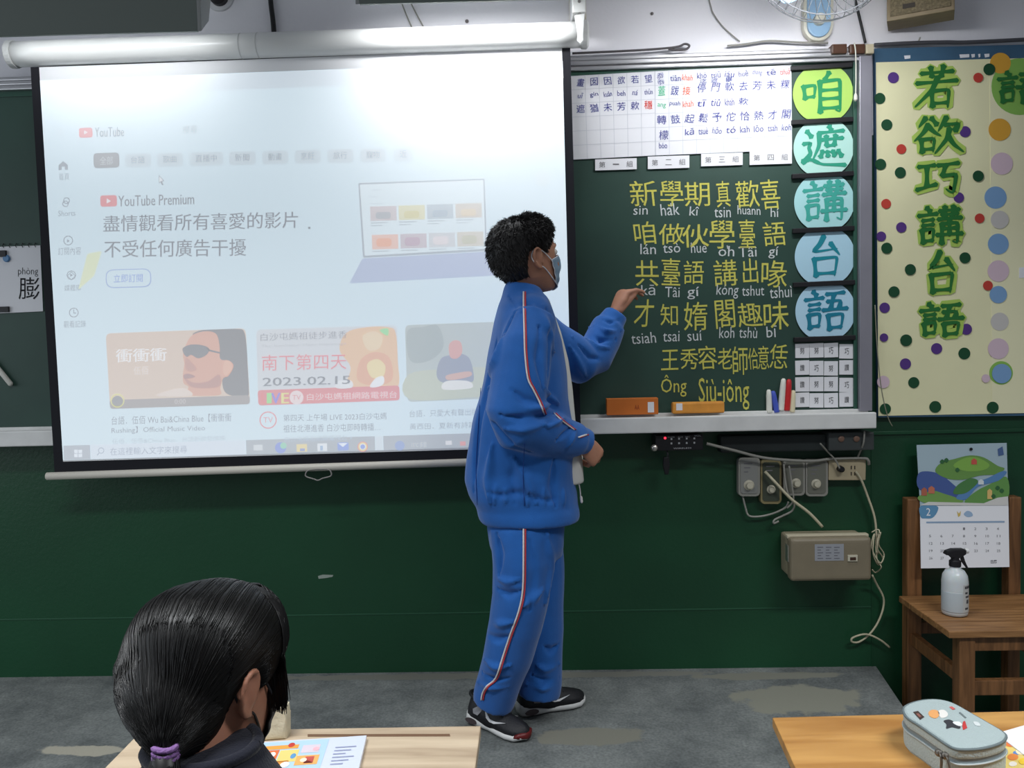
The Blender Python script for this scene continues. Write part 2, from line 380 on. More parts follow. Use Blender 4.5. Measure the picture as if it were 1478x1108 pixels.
# chalk writing, one mesh per line of characters or of romanisation
YEL = mat('yellow_chalk', (204, 199, 98), 0.9, 0.1, var=0.12, vscale=160)
WCH = mat('white_chalk', (206, 210, 210), 0.9, 0.1, var=0.12, vscale=160)
PB = lambda px, py: at(px, py, YB - 0.001)
ROWS = [
 (YEL, '新學期真歡喜', [(909, 261, 948, 298), (953, 261, 987, 298), (988, 263, 1025, 298), (1034, 261, 1054, 299), (1062, 261, 1096, 300), (1098, 259, 1126, 302)]),
 (WCH, ['sin', 'hak', 'kî', 'tsin', 'huann', 'hí'], [(914, 297, 935, 310), (953, 294, 981, 311), (995, 298, 1009, 311), (1031, 299, 1055, 314), (1064, 297, 1098, 310), (1112, 300, 1124, 313)]),
 (YEL, '咱做伙學臺語', [(914, 320, 947, 353), (951, 323, 988, 353), (985, 324, 1023, 357), (1024, 318, 1061, 359), (1066, 317, 1091, 358), (1101, 320, 1134, 355)]),
 (WCH, ['lán', 'tsò', 'hué', 'oh', 'Tâi', 'gí'], [(924, 352, 947, 367), (957, 351, 982, 365), (997, 350, 1020, 365), (1037, 355, 1060, 370), (1066, 356, 1092, 371), (1109, 356, 1124, 373)]),
 (YEL, '共臺語講出喙', [(917, 376, 951, 413), (954, 373, 983, 412), (987, 376, 1016, 410), (1030, 375, 1064, 413), (1072, 373, 1094, 409), (1099, 376, 1136, 415)]),
 (WCH, ['kā', 'Tâi', 'gí', 'kóng', 'tshut', 'tshuì'], [(925, 411, 946, 426), (960, 414, 981, 429), (992, 414, 1009, 432), (1034, 410, 1066, 431), (1071, 412, 1103, 427), (1111, 413, 1143, 430)]),
 (YEL, '才知媠閣趣味', [(915, 432, 944, 472), (953, 439, 979, 470), (987, 436, 1021, 477), (1032, 433, 1061, 474), (1065, 437, 1101, 472), (1102, 435, 1138, 476)]),
 (WCH, ['tsiah', 'tsai', 'suí', 'koh', 'tshù', 'bī'], [(911, 480, 947, 496), (957, 478, 981, 493), (992, 477, 1013, 492), (1038, 472, 1060, 488), (1067, 472, 1093, 488), (1106, 470, 1121, 487)]),
 (YEL, '王秀容老師佮意恁', [(954, 505, 979, 534), (982, 503, 1008, 533), (1008, 499, 1035, 533), (1036, 502, 1057, 533), (1057, 500, 1079, 541), (1080, 502, 1094, 533), (1094, 499, 1110, 533), (1111, 497, 1137, 532)]),
 (YEL, ['Ông', 'Siù-iông'], [(954, 541, 991, 573), (1008, 546, 1082, 592)]),
]
for mt, chars, boxes in ROWS:
    for c, (x0, y0, x1, y1) in zip(chars, boxes):
        m = MB()
        put_text(m, c, x0, y0, x1, y1, PB, slope=-0.02, rot=random.uniform(-0.06, 0.06), shear=random.uniform(-0.10, 0.06))
        if c in ('hak', 'oh'): line_px(m, ((x0 + x1) / 2 + 1, y0 - 1), ((x0 + x1) / 2 + 2, y0 + 4), 1.4, YB - 0.001)
        m.build('chalk_character' if mt is YEL else 'chalk_syllable', mt, bb, label='yellow chalk character' if mt is YEL else 'white chalk syllable')

# ------------------------------------------------------------------ sheets and cards on the blackboard
PAPER = mat('white_paper', (232, 232, 236), 0.75, 0.2)
GRIDL = mat('grid_line_ink', (210, 212, 219), 0.8, 0.1)
BLUEI = mat('blue_marker_ink', (66, 72, 150), 0.7); REDI = mat('red_marker_ink', (226, 66, 50), 0.7); GRNI = mat('green_marker_ink', (70, 190, 140), 0.7); ORI = mat('orange_marker_ink', (238, 104, 60), 0.7)
def quad_sheet(name, corners, Y, material, label, cat, group=None, th=0.0012, parent=None):
    "thin sheet from pixel corners TL,TR,BR,BL"
    m = MB(); m.prism([at(x, y, Y) for x, y in corners], (0, th, 0))
    return m.build(name, material, parent, label=label, cat=cat, group=group)
def lerp2(c, u, v):
    (ax, ay), (bx, by), (cx, cy), (dx, dy) = c
    x = (ax * (1 - u) + bx * u) * (1 - v) + (dx * (1 - u) + cx * u) * v
    y = (ay * (1 - u) + by * u) * (1 - v) + (dy * (1 - u) + cy * u) * v
    return x, y
YS = YB - 0.004
sheets = [
 ('gridded paper sheet with blue writing at the top beside the projection screen', [(824, 110), (945, 103), (945.5, 163), (826, 169)], 6, 3),
 ('gridded paper sheet left blank below the sheet beside the projection screen', [(826, 169), (945.5, 163), (946, 224), (828, 230)], 6, 3),
 ('gridded paper sheet with orange, green and blue writing beside the lime character circle', [(945.5, 103), (1142, 94), (1142.5, 155), (946, 164)], 10, 3),
 ('gridded paper sheet with only blue writing above the cards of the second to fourth groups', [(946, 164), (1142.5, 155), (1143, 216), (946.5, 224)], 10, 3)]
sh = []
for k, (lab, c, nu, nv) in enumerate(sheets):
    o = quad_sheet('grid_paper', c, YS - 0.0004 * k, PAPER, lab, 'paper sheet', 'gridded sheets on the blackboard'); sh.append(o)
    m = MB()
    for i in range(nu + 1): line_px(m, lerp2(c, i / nu, 0), lerp2(c, i / nu, 1), 0.7, YS - 0.0004 * k - 0.0006)
    for i in range(nv + 1): line_px(m, lerp2(c, 0, i / nv), lerp2(c, 1, i / nv), 0.7, YS - 0.0004 * k - 0.0006)
    m.build('printed_grid', GRIDL, o)
def ink(parent, Y, items, name='handwritten_character'):
    by = {}
    for c, x, y, hw, hh, mt in items: by.setdefault(mt.name, (mt, []))[1].append((c, x, y, hw, hh))
    for mt, its in by.values():
        for c, x, y, hw, hh in its:
            m = MB(); hw *= 0.86; hh *= 0.86
            put_text(m, c, x - hw, y - hh, x + hw, y + hh, lambda a, b: at(a, b, Y), slope=-0.03, rot=random.uniform(-0.12, 0.12), shear=random.uniform(-0.1, 0.15))
            m.build(name, mt, parent)
it = []
for k, (a, b, c2) in enumerate(zip('畫囡因欲若望', ['uī', 'gín', 'kuân', 'beh', 'ná', 'thūn'], '遮猶未芳欶穩')):
    x = 838 + k * 19.6; y = 119 - k * 1.1
    it += [(a, x, y, 6.5, 6.5, BLUEI), (b, x, y + 19, 7 if len(b) > 2 else 4.5, 4.5, BLUEI), (c2, x, y + 38, 7, 7, REDI if k == 5 else BLUEI)]
ink(sh[0], YS - 0.0012, it)
it = [('忝', 953, 110, 6, 5, BLUEI), ('忝', 954, 119, 6, 4, BLUEI), ('tiân', 975, 113, 9, 5, BLUEI), ('khah', 992, 112, 9, 5, ORI), ('蓋', 955, 131, 6.5, 8, GRNI), ('ang', 955, 153, 7, 4, GRNI),
      ('跋', 974, 131, 7, 8, BLUEI), ('puah', 974, 150, 9, 5, BLUEI), ('接', 991, 131, 6.5, 7, ORI), ('khah', 993, 150, 9, 5, ORI)]
for k, (a, b, c2) in enumerate(zip(['khó', 'tsiū', 'iáu', 'huē', 'thong', 'tē', 'tshuā'], '停門軟去芳未粿', ['tī', 'tiû', 'khah', '欶', '', '', ''])):
    x = 1013 + k * 20; y = 109 - k * 0.9
    it += [(a, x, y, 8, 5, REDI if k == 6 else BLUEI), (b, x, y + 18, 7.5, 7.5, BLUEI)]
    if c2: it.append((c2, x, y + 40, 8, 6, BLUEI))
it += [('迄', 1015, 117, 6, 4, BLUEI), ('遮', 1031, 116, 6, 4, BLUEI), ('畢', 1052, 115, 6, 4, BLUEI)]
ink(sh[2], YS - 0.0020, it)
it = []
for k, (a, b) in enumerate(zip('轉鼓起鬆予佗恰熱才閣', ['', '', 'kā', 'tsuè', 'hōo', 'tó', 'kah', 'lōo', 'tsah', 'koh'])):
    x = 955 + k * 20; y = 173 - k * 0.9
    it.append((a, x, y, 8, 7.5, BLUEI))
    if b: it.append((b, x, y + 19, 8, 5.5, BLUEI))
it += [('檬', 958, 195, 8, 8, BLUEI), ('bóo', 957, 210, 7, 5, BLUEI)]
ink(sh[3], YS - 0.0024, it)
GREYI = mat('grey_print', (120, 118, 122), 0.8)
names = '一二三四'; ordw = ['first', 'second', 'third', 'fourth']
for k, (x0, y0, x1, y1) in enumerate(((859, 230, 919, 246), (935, 226, 995, 244), (1012, 222, 1072, 240), (1082, 218, 1143, 238))):
    s = (y0 - 224) * 0
    o = quad_sheet('group_name_card', [(x0, y0), (x1, y0 - 2), (x1, y1 - 2), (x0, y1)], YS - 0.003, PAPER,
                   'small white name card of the %s group under the gridded sheets' % ordw[k], 'card', 'group name cards under the gridded sheets')
    m = MB()
    for c, f in zip(('第', names[k], '組'), (0.17, 0.5, 0.83)):
        x = x0 + (x1 - x0) * f; y = (y0 + y1) / 2 - 2 * f
        hh = 1.0 if c == '一' else 4.2
        put_text(m, c, x - 4.5, y - hh, x + 4.5, y + hh, lambda a, b: at(a, b, YS - 0.0036))
    m.build('printed_name', GREYI, o)

# black magnetic strips and the five round character cards
BLK = mat('black_magnet', (34, 33, 36), 0.45, 0.3)
ypos = (95.5, 174, 252, 331, 409, 488.5)
where = ['above the lime circle', 'between the lime and the mint circle', 'between the mint and the aqua circle', 'between the aqua and the sky blue 台 circle', 'between the two sky blue circles', 'under the lowest circle, above the small cards']
for k, y in enumerate(ypos):
    m = MB(); dx = k * 0.9
    box_px(m, 1142 + dx, y - 3.5, 1231 + dx, y + 3.5, YB - 0.0003, YB - 0.014, 0.002, rot=-0.025 + 0.002 * k)
    m.build('magnetic_strip', BLK, label='black magnetic bar ' + where[k].replace(' 台', ''), cat='magnet', group='magnetic bars holding the round cards')
cards = [('咱', (176, 214, 108), (30, 140, 84), 'lime'), ('遮', (182, 224, 214), (44, 152, 124), 'mint'), ('講', (172, 220, 222), (62, 166, 152), 'aqua'), ('台', (178, 216, 234), (22, 134, 150), 'sky blue'), ('語', (184, 220, 240), (20, 124, 150), 'sky blue')]
labs = ['lime round paper card with a green character, topmost of the column', 'mint round paper card under the lime one', 'aqua round paper card in the middle of the column of five',
        'sky blue round paper card just under the aqua one', 'sky blue round paper card directly above the small word cards']
for k, (ch, bg, fg, cn) in enumerate(cards):
    cy = (ypos[k] + ypos[k + 1]) / 2; cx = 1188 + k * 0.9; R = 43.5; hh = 36.3
    pts = []
    for i in range(96):
        a = 2 * pi * i / 96; x, y = R * cos(a), max(-hh, min(hh, R * sin(a)))
        pts.append(at(cx + x, cy + y - 0.02 * x, YS - 0.0008))
    o = MB().prism(pts, (0, 0.0012, 0)).build('round_character_card', mat('card_%s_%d' % (cn, k), bg, 0.7, 0.2), label=labs[k], cat='paper card', group='round character cards on the blackboard')
    m = MB(); put_brush(m, ch, cx - 32, cy - 31, cx + 32, cy + 31, lambda a, b, l: at(a, b, YS - 0.0016 - l * 0.00006), wd=7.6, slope=-0.02)
    m.build('character', mat('card_ink_%d' % k, fg, 0.6), o)
# sixteen small word cards
txt = ['努努巧巧', '讚巧努讚', '讚努努巧', '讚努巧讚']
rows = ['top', 'second', 'third', 'bottom']; cols = ['first', 'second', 'third', 'last']
DARKI = mat('dark_print', (72, 72, 76), 0.8)
for j in range(4):
    for i in range(4):
        x0 = (1148, 1168.5, 1189.5, 1211.5)[i]; y0 = (496, 520.5, 544.5, 567)[j] + (0, 0.5, 0.6, -0.6)[i] * (1 if j % 2 else -1); wd_ = 20 if i < 3 else 21.5; h = 20.5
        t = random.uniform(-0.06, 0.06)
        c = [(x0 + t * 6, y0), (x0 + wd_, y0 - 0.4 + t * 12), (x0 + wd_ - t * 6, y0 + h + t * 12), (x0 - t * 6, y0 + h)]
        o = quad_sheet('word_card', c, YB - 0.003, PAPER, 'small white word card, %s in the %s row counted from the chalk magnets' % (cols[i], rows[j]), 'card', 'small word cards under the round cards', th=0.002)
        m = MB(); cx, cy = x0 + wd_ / 2, y0 + h / 2
        put_text(m, txt[j][i], cx - 3.2, cy - 4.6, cx + 3.2, cy + 4.6, lambda a, b: at(a, b, YB - 0.0037))
        m.build('printed_word', DARKI, o)
# big chalk shaped magnets standing on the tray end
for (xa, ya, xb, yb, rr, c, lab) in ((1109.5, 562, 1110.5, 600, 4.2, (226, 226, 216), 'white chalk shaped magnet standing beside the blue one'), (1115.5, 564, 1121, 600, 4.2, (72, 92, 190), 'blue chalk shaped magnet'),
        (1131, 546, 1127, 592, 4.6, (230, 228, 220), 'white chalk shaped magnet stuck higher, beside the red one'), (1139, 547, 1135.5, 592, 4.6, (196, 40, 44), 'red chalk shaped magnet'), (1145, 563, 1143, 600, 4.2, (224, 214, 180), 'cream chalk shaped magnet next to the small cards')):
    Yc = YB - 0.011; p, q = at(xb, yb, Yc), at(xa, ya, Yc); r = rr / 427
    if yb > 595: p.z = ztray + 0.0005
    m = MB(); L = (q - p).length
    m.lathe(p, q - p, [(r * 0.98, 0), (r, 0.004), (r * 0.9, L * 0.75), (r * 0.72, L * 0.95), (r * 0.4, L)], 16)
    m.build('chalk_magnet', mat('magnet_' + lab.split()[0], c, 0.4), smooth=True, label=lab, cat='magnet', group='chalk shaped magnets')
# things on the tray
m = MB(); a, b = at(876, 603, -0.08), at(950, 575, -0.08)
def tray_box(mb, x0, x1, y0, Yb, Yf, bevel):
    a, b = at(x0, 603, Yf), at(x1, y0, Yf); mb.box((a.x, Yb, ztray + 0.007), (b.x, Yf, b.z), bevel)
tray_box(m, 876, 950, 574, -0.052, -0.088, 0.002)
cb = m.build('chalk_box', mat('orange_card', (206, 112, 42), 0.6, var=0.05, vscale=20), label='orange cardboard chalk box with a white sticker on the chalk tray', cat='box')
m = MB(); box_px(m, 935, 580, 944, 595, -0.087, -0.0888); m.build('sticker', PAPER, cb)
m = MB(); put_text(m, 'AA', 916, 584, 923, 591, lambda a, b: at(a, b, -0.0887)); m.build('printed_mark', mat('brown_print', (150, 60, 30), 0.7), cb)
er = thing('chalk_eraser', 'yellow orange blackboard eraser lying on the chalk tray', 'eraser', at(1008, 601, -0.075))
m = MB(); a, b = at(971, 600, -0.09), at(1046, 578.5, -0.09)
m.box((a.x, -0.056, a.z + 0.006), (b.x, -0.09, b.z - 0.002), 0.006); m.build('back', mat('eraser_orange', (222, 150, 62), 0.6, var=0.1, vscale=30), er)
m = MB(); m.box((a.x + 0.004, -0.058, ztray + 0.007), (b.x - 0.003, -0.088, a.z + 0.0065), 0.002); m.build('felt', mat('dark_felt', (52, 50, 40), 0.95, 0.05), er)
m = MB(); box_px(m, 976, 582, 985, 592, -0.089, -0.0906); m.build('sticker', PAPER, er)

# flash card clipped to the board beside the screen, and a white stick
fc = thing('flash_card', 'spiral bound flash card with one large character on the dark board beside the screen', 'flash card', at(30, 452, YB))
m = MB(); m.prism([at(x, y, YB - 0.004) for x, y in ((-60, 358), (58, 354), (62, 449), (-60, 455))], (0, 0.003, 0)); m.build('card', PAPER, fc)
m = MB()
for i in range(12): 
    p = at(-50 + i * 9.2, 356 - i * 0.2, YB - 0.004); m.tube([p + Vector((0, 0, -0.006)), p + Vector((0, -0.006, 0)), p + Vector((0, 0, 0.008)), p + Vector((0, 0.003, 0.004))], 0.0012, 5)
m.build('spiral_binding', BLK, fc)
m = MB(); put_text(m, '膨', 27, 400, 57, 432, lambda a, b: at(a, b, YB - 0.0046)); put_text(m, 'phòng', 26, 386, 55, 399, lambda a, b: at(a, b, YB - 0.0046), offset=-0.01); m.build('printed_character', mat('black_print', (30, 30, 34), 0.8), fc)
for y0, y1, x1 in ((362, 371, 8), (443, 451, 12)):
    m = MB(); box_px(m, -60, y0, x1, y1, YB - 0.003, YB - 0.012, 0.001); m.build('clip', BLK, fc, label='black clip')
m = MB(); m.lathe(at(10, 373, YB - 0.0045), (0, -1, 0), [(0.012, 0), (0.012, 0.004), (0.009, 0.006)], 20); m.build('magnet_button', mat('blue_magnet', (86, 132, 176), 0.4), fc, label='blue round magnet')
m = MB(); p, q = at(-14, 518, YB - 0.0095), at(17, 556, YB - 0.0095); m.lathe(p, q - p, [(0.004, 0), (0.0085, 0.01), (0.0085, (q - p).length - 0.006), (0.005, (q - p).length)], 14)
m.build('white_stick', mat('white_plastic', (214, 212, 204), 0.4), smooth=True, label='short white stick held at a slant on the dark board below the flash card', cat='stick')
# ------------------------------------------------------------------ projection screen
YP = -0.14
ps = thing('projection_screen', 'pull down projection screen showing a video website in front of the blackboard', 'projection screen', at(450, 690, YP))
CASE = mat('white_enamel_case', (226, 226, 224), 0.28, 0.5)
def quad_px(mb, c, Y, dens=1):
    mb.poly([at(x, y, Y) for x, y in c])
fabc = [(44, 97), (823, 66), (839.5, 658), (79, 686)]
m = MB(); m.prism([at(x, y, YP) for x, y in fabc], (0, 0.0015, 0)); m.build('screen_fabric', mat('black_screen_border', (28, 28, 34), 0.7, 0.2), ps)
m = MB(); m.prism([at(x, y, YP - 0.0006) for x, y in ((56.5, 97), (811, 69), (826, 644), (91, 666))], (0, 0.0005, 0))
m.build('matte_white_area', mat('matte_screen_white', (228, 228, 230), 0.75, 0.2), ps)
L0, L1 = at(20, 78.5, YP), at(842, 50, YP)
m = MB(); dirv = (L1 - L0); n = 24
path = [L0.lerp(L1, i / n) for i in range(n + 1)]
m.tube(path, 0.0395, 28); m.build('tube_case', CASE, ps, smooth=True)
for p, q in ((L0, -1), (L1, 1)):
    d = dirv.normalized() * q
    MB().lathe(p - d * 0.008, d, [(0.0425, 0), (0.0435, 0.004), (0.0435, 0.018), (0.036, 0.024)], 28).build('end_cap', CASE, ps, label='white end cap')
for f in (0.405, 0.435):
    c = L0.lerp(L1, f); MB().lathe(c, dirv, [(0.0402, 0), (0.0402, 0.003)], 28).build('case_seam', mat('case_seam', (200, 200, 198), 0.4), ps)
q0, q1 = at(68, 687, YP), at(841, 661.5, YP)
m = MB(); m.tube([q0, q1], 0.0125, 16); m.build('bottom_bar', mat('cream_bar', (208, 202, 190), 0.4), ps, smooth=True)
hc = [at(x, y, YP - 0.012) for x, y in ((441, 684), (443, 688), (453, 691), (459, 693), (466, 690), (477, 687), (478, 682), (472, 677), (447, 678))]
m = MB(); m.tube(catmull(hc, 5, True) + [hc[0]], 0.0022, 7, cap=False); m.build('pull_handle', mat('grey_wire_handle', (142, 138, 134), 0.4), ps, smooth=True)

ES = 0.48
def img(rgb):
    k = 'projected_%d_%d_%d' % tuple(rgb)
    if k in MATS: return MATS[k]
    return mat(k, (228, 228, 230), 0.75, 0.15, emit=rgb, estr=ES)
IMGBG = (206, 232, 244)
ibg = [(57.5, 116), (812, 88), (825.5, 641), (91, 664)]
m = MB(); m.poly([at(x, y, YP - 0.0012) for x, y in ibg]); pim = m.build('projected_image', img(IMGBG), ps)
def PI(layer):
    Y = YP - 0.0012 - 0.00014 * layer
    return lambda a, b: at(a, b, Y)
def rect(mb, c, layer, rad=0.0, n=6):
    "quad in pixels with rounded corners"
    P = PI(layer); c = [Vector((x, y, 0)) for x, y in c]
    if rad <= 0: mb.poly([P(v.x, v.y) for v in c]); return
    pts = []
    for i in range(4):
        p, a, b = c[i], c[i - 1], c[(i + 1) % 4]
        s = p + (a - p).normalized() * rad; e = p + (b - p).normalized() * rad
        for k in range(n + 1):
            t = k / n; pts.append(s * (1 - t) ** 2 + p * 2 * t * (1 - t) + e * t * t)
    mb.poly([P(v.x, v.y) for v in pts])
def bx(x0, y0, x1, y1, s=-0.03):
    return [(x0, y0), (x1, y0 + s * (x1 - x0)), (x1 + 0.03 * (y1 - y0), y1 + s * (x1 - x0)), (x0 + 0.04 * (y1 - y0), y1)]
def part(name, rgb, fn, label=None):
    m = MB(); fn(m); return m.build(name, img(rgb), pim, label=label)
def words(name, rgb, items, layer=1, slope=-0.03, off=0.0):
    for t, x0, y0, x1, y1 in items:
        def fn(m):
            put_text(m, t, x0, y0, x1, y1, PI(layer), slope=slope)
            for k in range(1, 1 + int(off * 100)): put_text(m, t, x0, y0, x1, y1, PI(layer + 0.1 * k), slope=slope, dx0=0.35 * k)
        part(name, rgb, fn)
part('tab_strip', (196, 214, 226), lambda m: (rect(m, [(58.5, 117), (812, 89), (813, 112), (60, 140)], 1)))
words('page_text', (150, 165, 172), [('+', 249, 125, 255, 131), ('搜尋', 263, 181, 285, 193), ('TW', 183, 180, 193, 184), ('—', 150, 157, 153, 158)])
rd = (224, 96, 96)
def yt(m, x0, y0, x1, y1): rect(m, bx(x0, y0, x1, y1), 1, 4)
def tri(m, cx, cy, r): m.poly([PI(2)(cx - r * 0.7, cy - r), PI(2)(cx + r, cy), PI(2)(cx - r * 0.7, cy + r)])
part('logo_badge', rd, lambda m: (yt(m, 113.5, 184.5, 133.5, 199)), label='red rounded badge'); part('logo_badge', rd, lambda m: yt(m, 144.5, 282, 168.5, 298.5), label='red rounded badge')
part('play_mark', (240, 240, 244), lambda m: (tri(m, 123.5, 191, 2.8), tri(m, 156.5, 290, 3.6)))
words('logo_text', (92, 98, 104), [('YouTube', 136.5, 184, 179, 198), ('YouTube Premium', 170.5, 282.5, 280, 298)], off=0.012)
def bars(m):
    for k in range(3): rect(m, bx(83, 186 + 4 * k, 92, 187.4 + 4 * k), 1)
part('menu_icon', (176, 190, 200), bars)
part('filter_chip', (116, 118, 120), lambda m: rect(m, bx(134.5, 221, 172, 243), 1, 6))
words('chip_text', (190, 198, 202), [('全部', 144, 226, 163, 238)], layer=2)
ch = [('台語', 189, 209), ('歌曲', 235, 255), ('直播中', 282, 313), ('新聞', 339, 360), ('動畫', 387, 407), ('烹飪', 434, 454), ('旅行', 481, 501), ('寵物', 529, 548), ('近', 577, 587)]
part('filter_chip', (192, 212, 222), lambda m: [rect(m, bx(a - 9, 222 + (189 - a) * 0.022, b + 9, 242 + (189 - a) * 0.022), 1, 6) for t, a, b in ch])
words('filter_text', (112, 124, 134), [(t, a, 225.5 + (189 - a) * 0.022, b, 236 + (189 - a) * 0.022) for t, a, b in ch], layer=2)
part('cursor', (120, 126, 132), lambda m: (m.poly([PI(1)(x, y) for x, y in ((229, 252), (237.5, 261), (234, 262), (236, 266.5), (234, 267.5), (231.8, 263), (229.5, 265))])))
part('cursor', (236, 244, 250), lambda m: (m.poly([PI(2)(x, y) for x, y in ((230, 254.5), (235.5, 260.6), (233, 261), (230.2, 263))])))
GR = (116, 128, 138)
def ring(m, cx, cy, r, wd, layer=1, n=26, rx=1.0):
    P = PI(layer); o_ = [m.bm.verts.new(P(cx + r * rx * cos(2 * pi * k / n), cy + r * sin(2 * pi * k / n))) for k in range(n)]
    i_ = [m.bm.verts.new(P(cx + (r - wd) * rx * cos(2 * pi * k / n), cy + (r - wd) * sin(2 * pi * k / n))) for k in range(n)]
    for k in range(n): m.bm.faces.new((o_[k], o_[(k + 1) % n], i_[(k + 1) % n], i_[k]))
def disc(m, cx, cy, r, layer=1, n=28, rx=1.0):
    m.poly([PI(layer)(cx + r * rx * cos(2 * pi * k / n), cy + r * sin(2 * pi * k / n)) for k in range(n)])
part('sidebar_icon', GR, lambda m: m.poly([PI(1)(x, y) for x, y in ((91, 232), (98, 238), (98, 245), (93.5, 245), (93.5, 240.5), (89, 240.5), (89, 245.4), (84.5, 245.6), (84.5, 238.5))]), label='small house icon')
part('sidebar_icon', GR, lambda m: (ring(m, 96, 289.5, 4.8, 1.3), ring(m, 94.5, 294, 4.6, 1.3)))
part('sidebar_icon', GR, lambda m: (ring(m, 98.5, 347, 7, 1.3), tri(m, 98.5, 347.5, 2.4)))
part('sidebar_icon', GR, lambda m: (ring(m, 103, 398, 6.4, 1.3, n=4), ring(m, 103, 397, 7, 1.2, n=8), tri(m, 103, 397, 2.4)))
part('sidebar_icon', GR, lambda m: (ring(m, 106.5, 451, 7, 1.3), rect(m, bx(105.8, 446.5, 107, 451.5), 2), rect(m, bx(106, 451, 110, 452.4), 2)))
words('sidebar_text', GR, [('首頁', 85, 250, 100, 260), ('Shorts', 84, 304, 109, 312), ('訂閱內容', 84, 357, 117, 368), ('媒體庫', 93, 411, 117, 420), ('觀看記錄', 92, 463, 124, 473)])
words('headline_text', (74, 82, 92), [('盡情觀看所有喜愛的影片', 149, 311, 430, 335), ('．', 444.5, 327, 448, 330.5)], slope=-0.022, off=0.012)
words('headline_text', (74, 82, 92), [('不受任何廣告干擾', 150.5, 347, 355, 372)], slope=-0.014, off=0.012)
def pill(m):
    rect(m, bx(152, 389, 218, 416), 1, 12)
part('button', (128, 158, 216), pill); part('button', IMGBG, lambda m: rect(m, bx(153.3, 390.2, 216.6, 414.6), 2, 11))
words('button_text', (84, 122, 212), [('立即訂閱', 164, 396, 206, 408)], layer=3)
part('yellow_patch', (222, 232, 180), lambda m: rect(m, [(126, 366), (147, 362), (136, 398), (113, 418)], 1, 3))
part('round_badge', (206, 226, 232), lambda m: disc(m, 783, 257, 12))
# laptop picture
LP = [(517, 264), (699.5, 257.5), (703, 362), (524, 372)]
part('laptop_picture', (148, 162, 172), lambda m: rect(m, LP, 1, 3)); part('laptop_screen', (216, 236, 244), lambda m: rect(m, [(519.5, 266.5), (697.5, 260), (700.5, 359), (526.5, 369)], 2, 2))
part('laptop_base', (160, 178, 214), lambda m: rect(m, [(523, 373), (703, 363), (724, 397), (504, 409)], 1, 3))
r1 = [(196, 184, 186), (216, 214, 160), (172, 190, 200), (204, 196, 180)]; r2 = [(232, 180, 156), (190, 176, 184), (198, 204, 208), (204, 198, 180)]
alt1 = [(150, 156, 160), (206, 196, 110), (150, 172, 186), (222, 200, 160)]; alt2 = [(236, 150, 90), (176, 140, 160), (224, 214, 216), (184, 184, 150)]
for k in range(4):
    x = 534 + 41 * k; y = 298 - 1.4 * k
    part('small_thumbnail', r1[k], lambda m: rect(m, bx(x, y, x + 38, y + 21), 3)); part('small_thumbnail', r2[k], lambda m: rect(m, bx(x + 2.5, y + 41, x + 40.5, y + 62), 3))
    part('thumbnail_picture', alt1[k], lambda m: rect(m, bx(x + 8, y + 8, x + 30, y + 18), 4, 4)); part('thumbnail_picture', alt2[k], lambda m: rect(m, bx(x + 9, y + 46, x + 31, y + 58), 4, 5))
    for q in (bx(x + 1, y + 23, x + 26, y + 24.4), bx(x + 1, y + 27, x + 18, y + 28.2), bx(x + 3.5, y + 64, x + 28, y + 65.4)): part('thumbnail_caption', (168, 182, 190), lambda m: rect(m, q, 3))
part('page_rule', (196, 212, 222), lambda m: (rect(m, bx(537, 273, 550, 274.5), 3), rect(m, bx(532, 283, 545, 284.5), 3), rect(m, bx(535, 293, 554, 294.3), 3)))
# first video card
T1 = [(152.5, 481), (354.5, 473.5), (361, 583), (159, 590)]
part('video_thumbnail', (214, 186, 160), lambda m: rect(m, T1, 1, 8), label='tan picture of a man in dark glasses')
def PP(l, pts): return lambda m: m.poly([PI(l)(x, y) for x, y in [(v.x, v.y) for v in catmull([(a, b, 0) for a, b in pts], 5, True)]])
part('picture_hair', (70, 62, 58), PP(2, [(278, 483), (290, 476.5), (318, 475), (342, 474.5), (352, 478), (356, 500), (357.5, 530), (359, 558), (357, 572), (335, 571), (322, 560), (318, 520), (300, 486)]))
part('picture_face', (214, 140, 96), PP(3, [(277, 484), (296, 478), (312, 482), (317, 500), (318, 518), (330, 520), (337, 528), (330, 542), (322, 546), (318, 560), (316, 570), (272, 570), (272, 558), (265, 553), (264, 540), (266, 525), (264, 512), (268, 498)]))
part('picture_glasses', (62, 52, 50), PP(4, [(264, 502), (276, 497), (292, 498), (302, 503), (298, 512), (286, 517), (276, 512), (270, 515), (265, 510)]) )
part('picture_glasses', (62, 52, 50), lambda m: rect(m, [(298, 503), (318, 508), (318, 510.5), (298, 506)], 4))
part('picture_chin_shade', (176, 100, 66), PP(4, [(266, 545), (280, 552), (300, 550), (316, 540), (318, 556), (300, 560), (276, 558)]))
part('picture_shirt', (226, 206, 190), PP(4, [(226, 571), (250, 562), (268, 561), (276, 571)]))
part('picture_lips', (150, 80, 60), PP(5, [(265, 541), (272, 539), (282, 543), (274, 546), (266, 546)])); part('picture_nose_shade', (186, 112, 76), PP(5, [(268, 516), (276, 522), (284, 532), (276, 536), (268, 532)])); part('picture_ear', (226, 160, 118), PP(5, [(324, 522), (333, 522), (335, 532), (327, 542), (322, 536)]))
words('picture_title', (238, 240, 242), [('衝衝衝', 167, 504, 240, 523)], layer=3, off=0.015); words('picture_title', (226, 216, 208), [('伍佰', 193, 529, 214, 541)], layer=3)
part('progress_strip', (136, 124, 116), lambda m: rect(m, [(157.8, 577), (360.2, 570), (361, 583), (159, 590)], 5, 5)); part('progress_mark', (216, 214, 90), lambda m: ring(m, 169.5, 578, 10, 1.6, 6))
part('progress_disc', (108, 104, 104), lambda m: disc(m, 169.5, 579, 8, 6)); words('progress_text', (196, 190, 186), [('0:00', 252, 576, 268, 583)], layer=6)
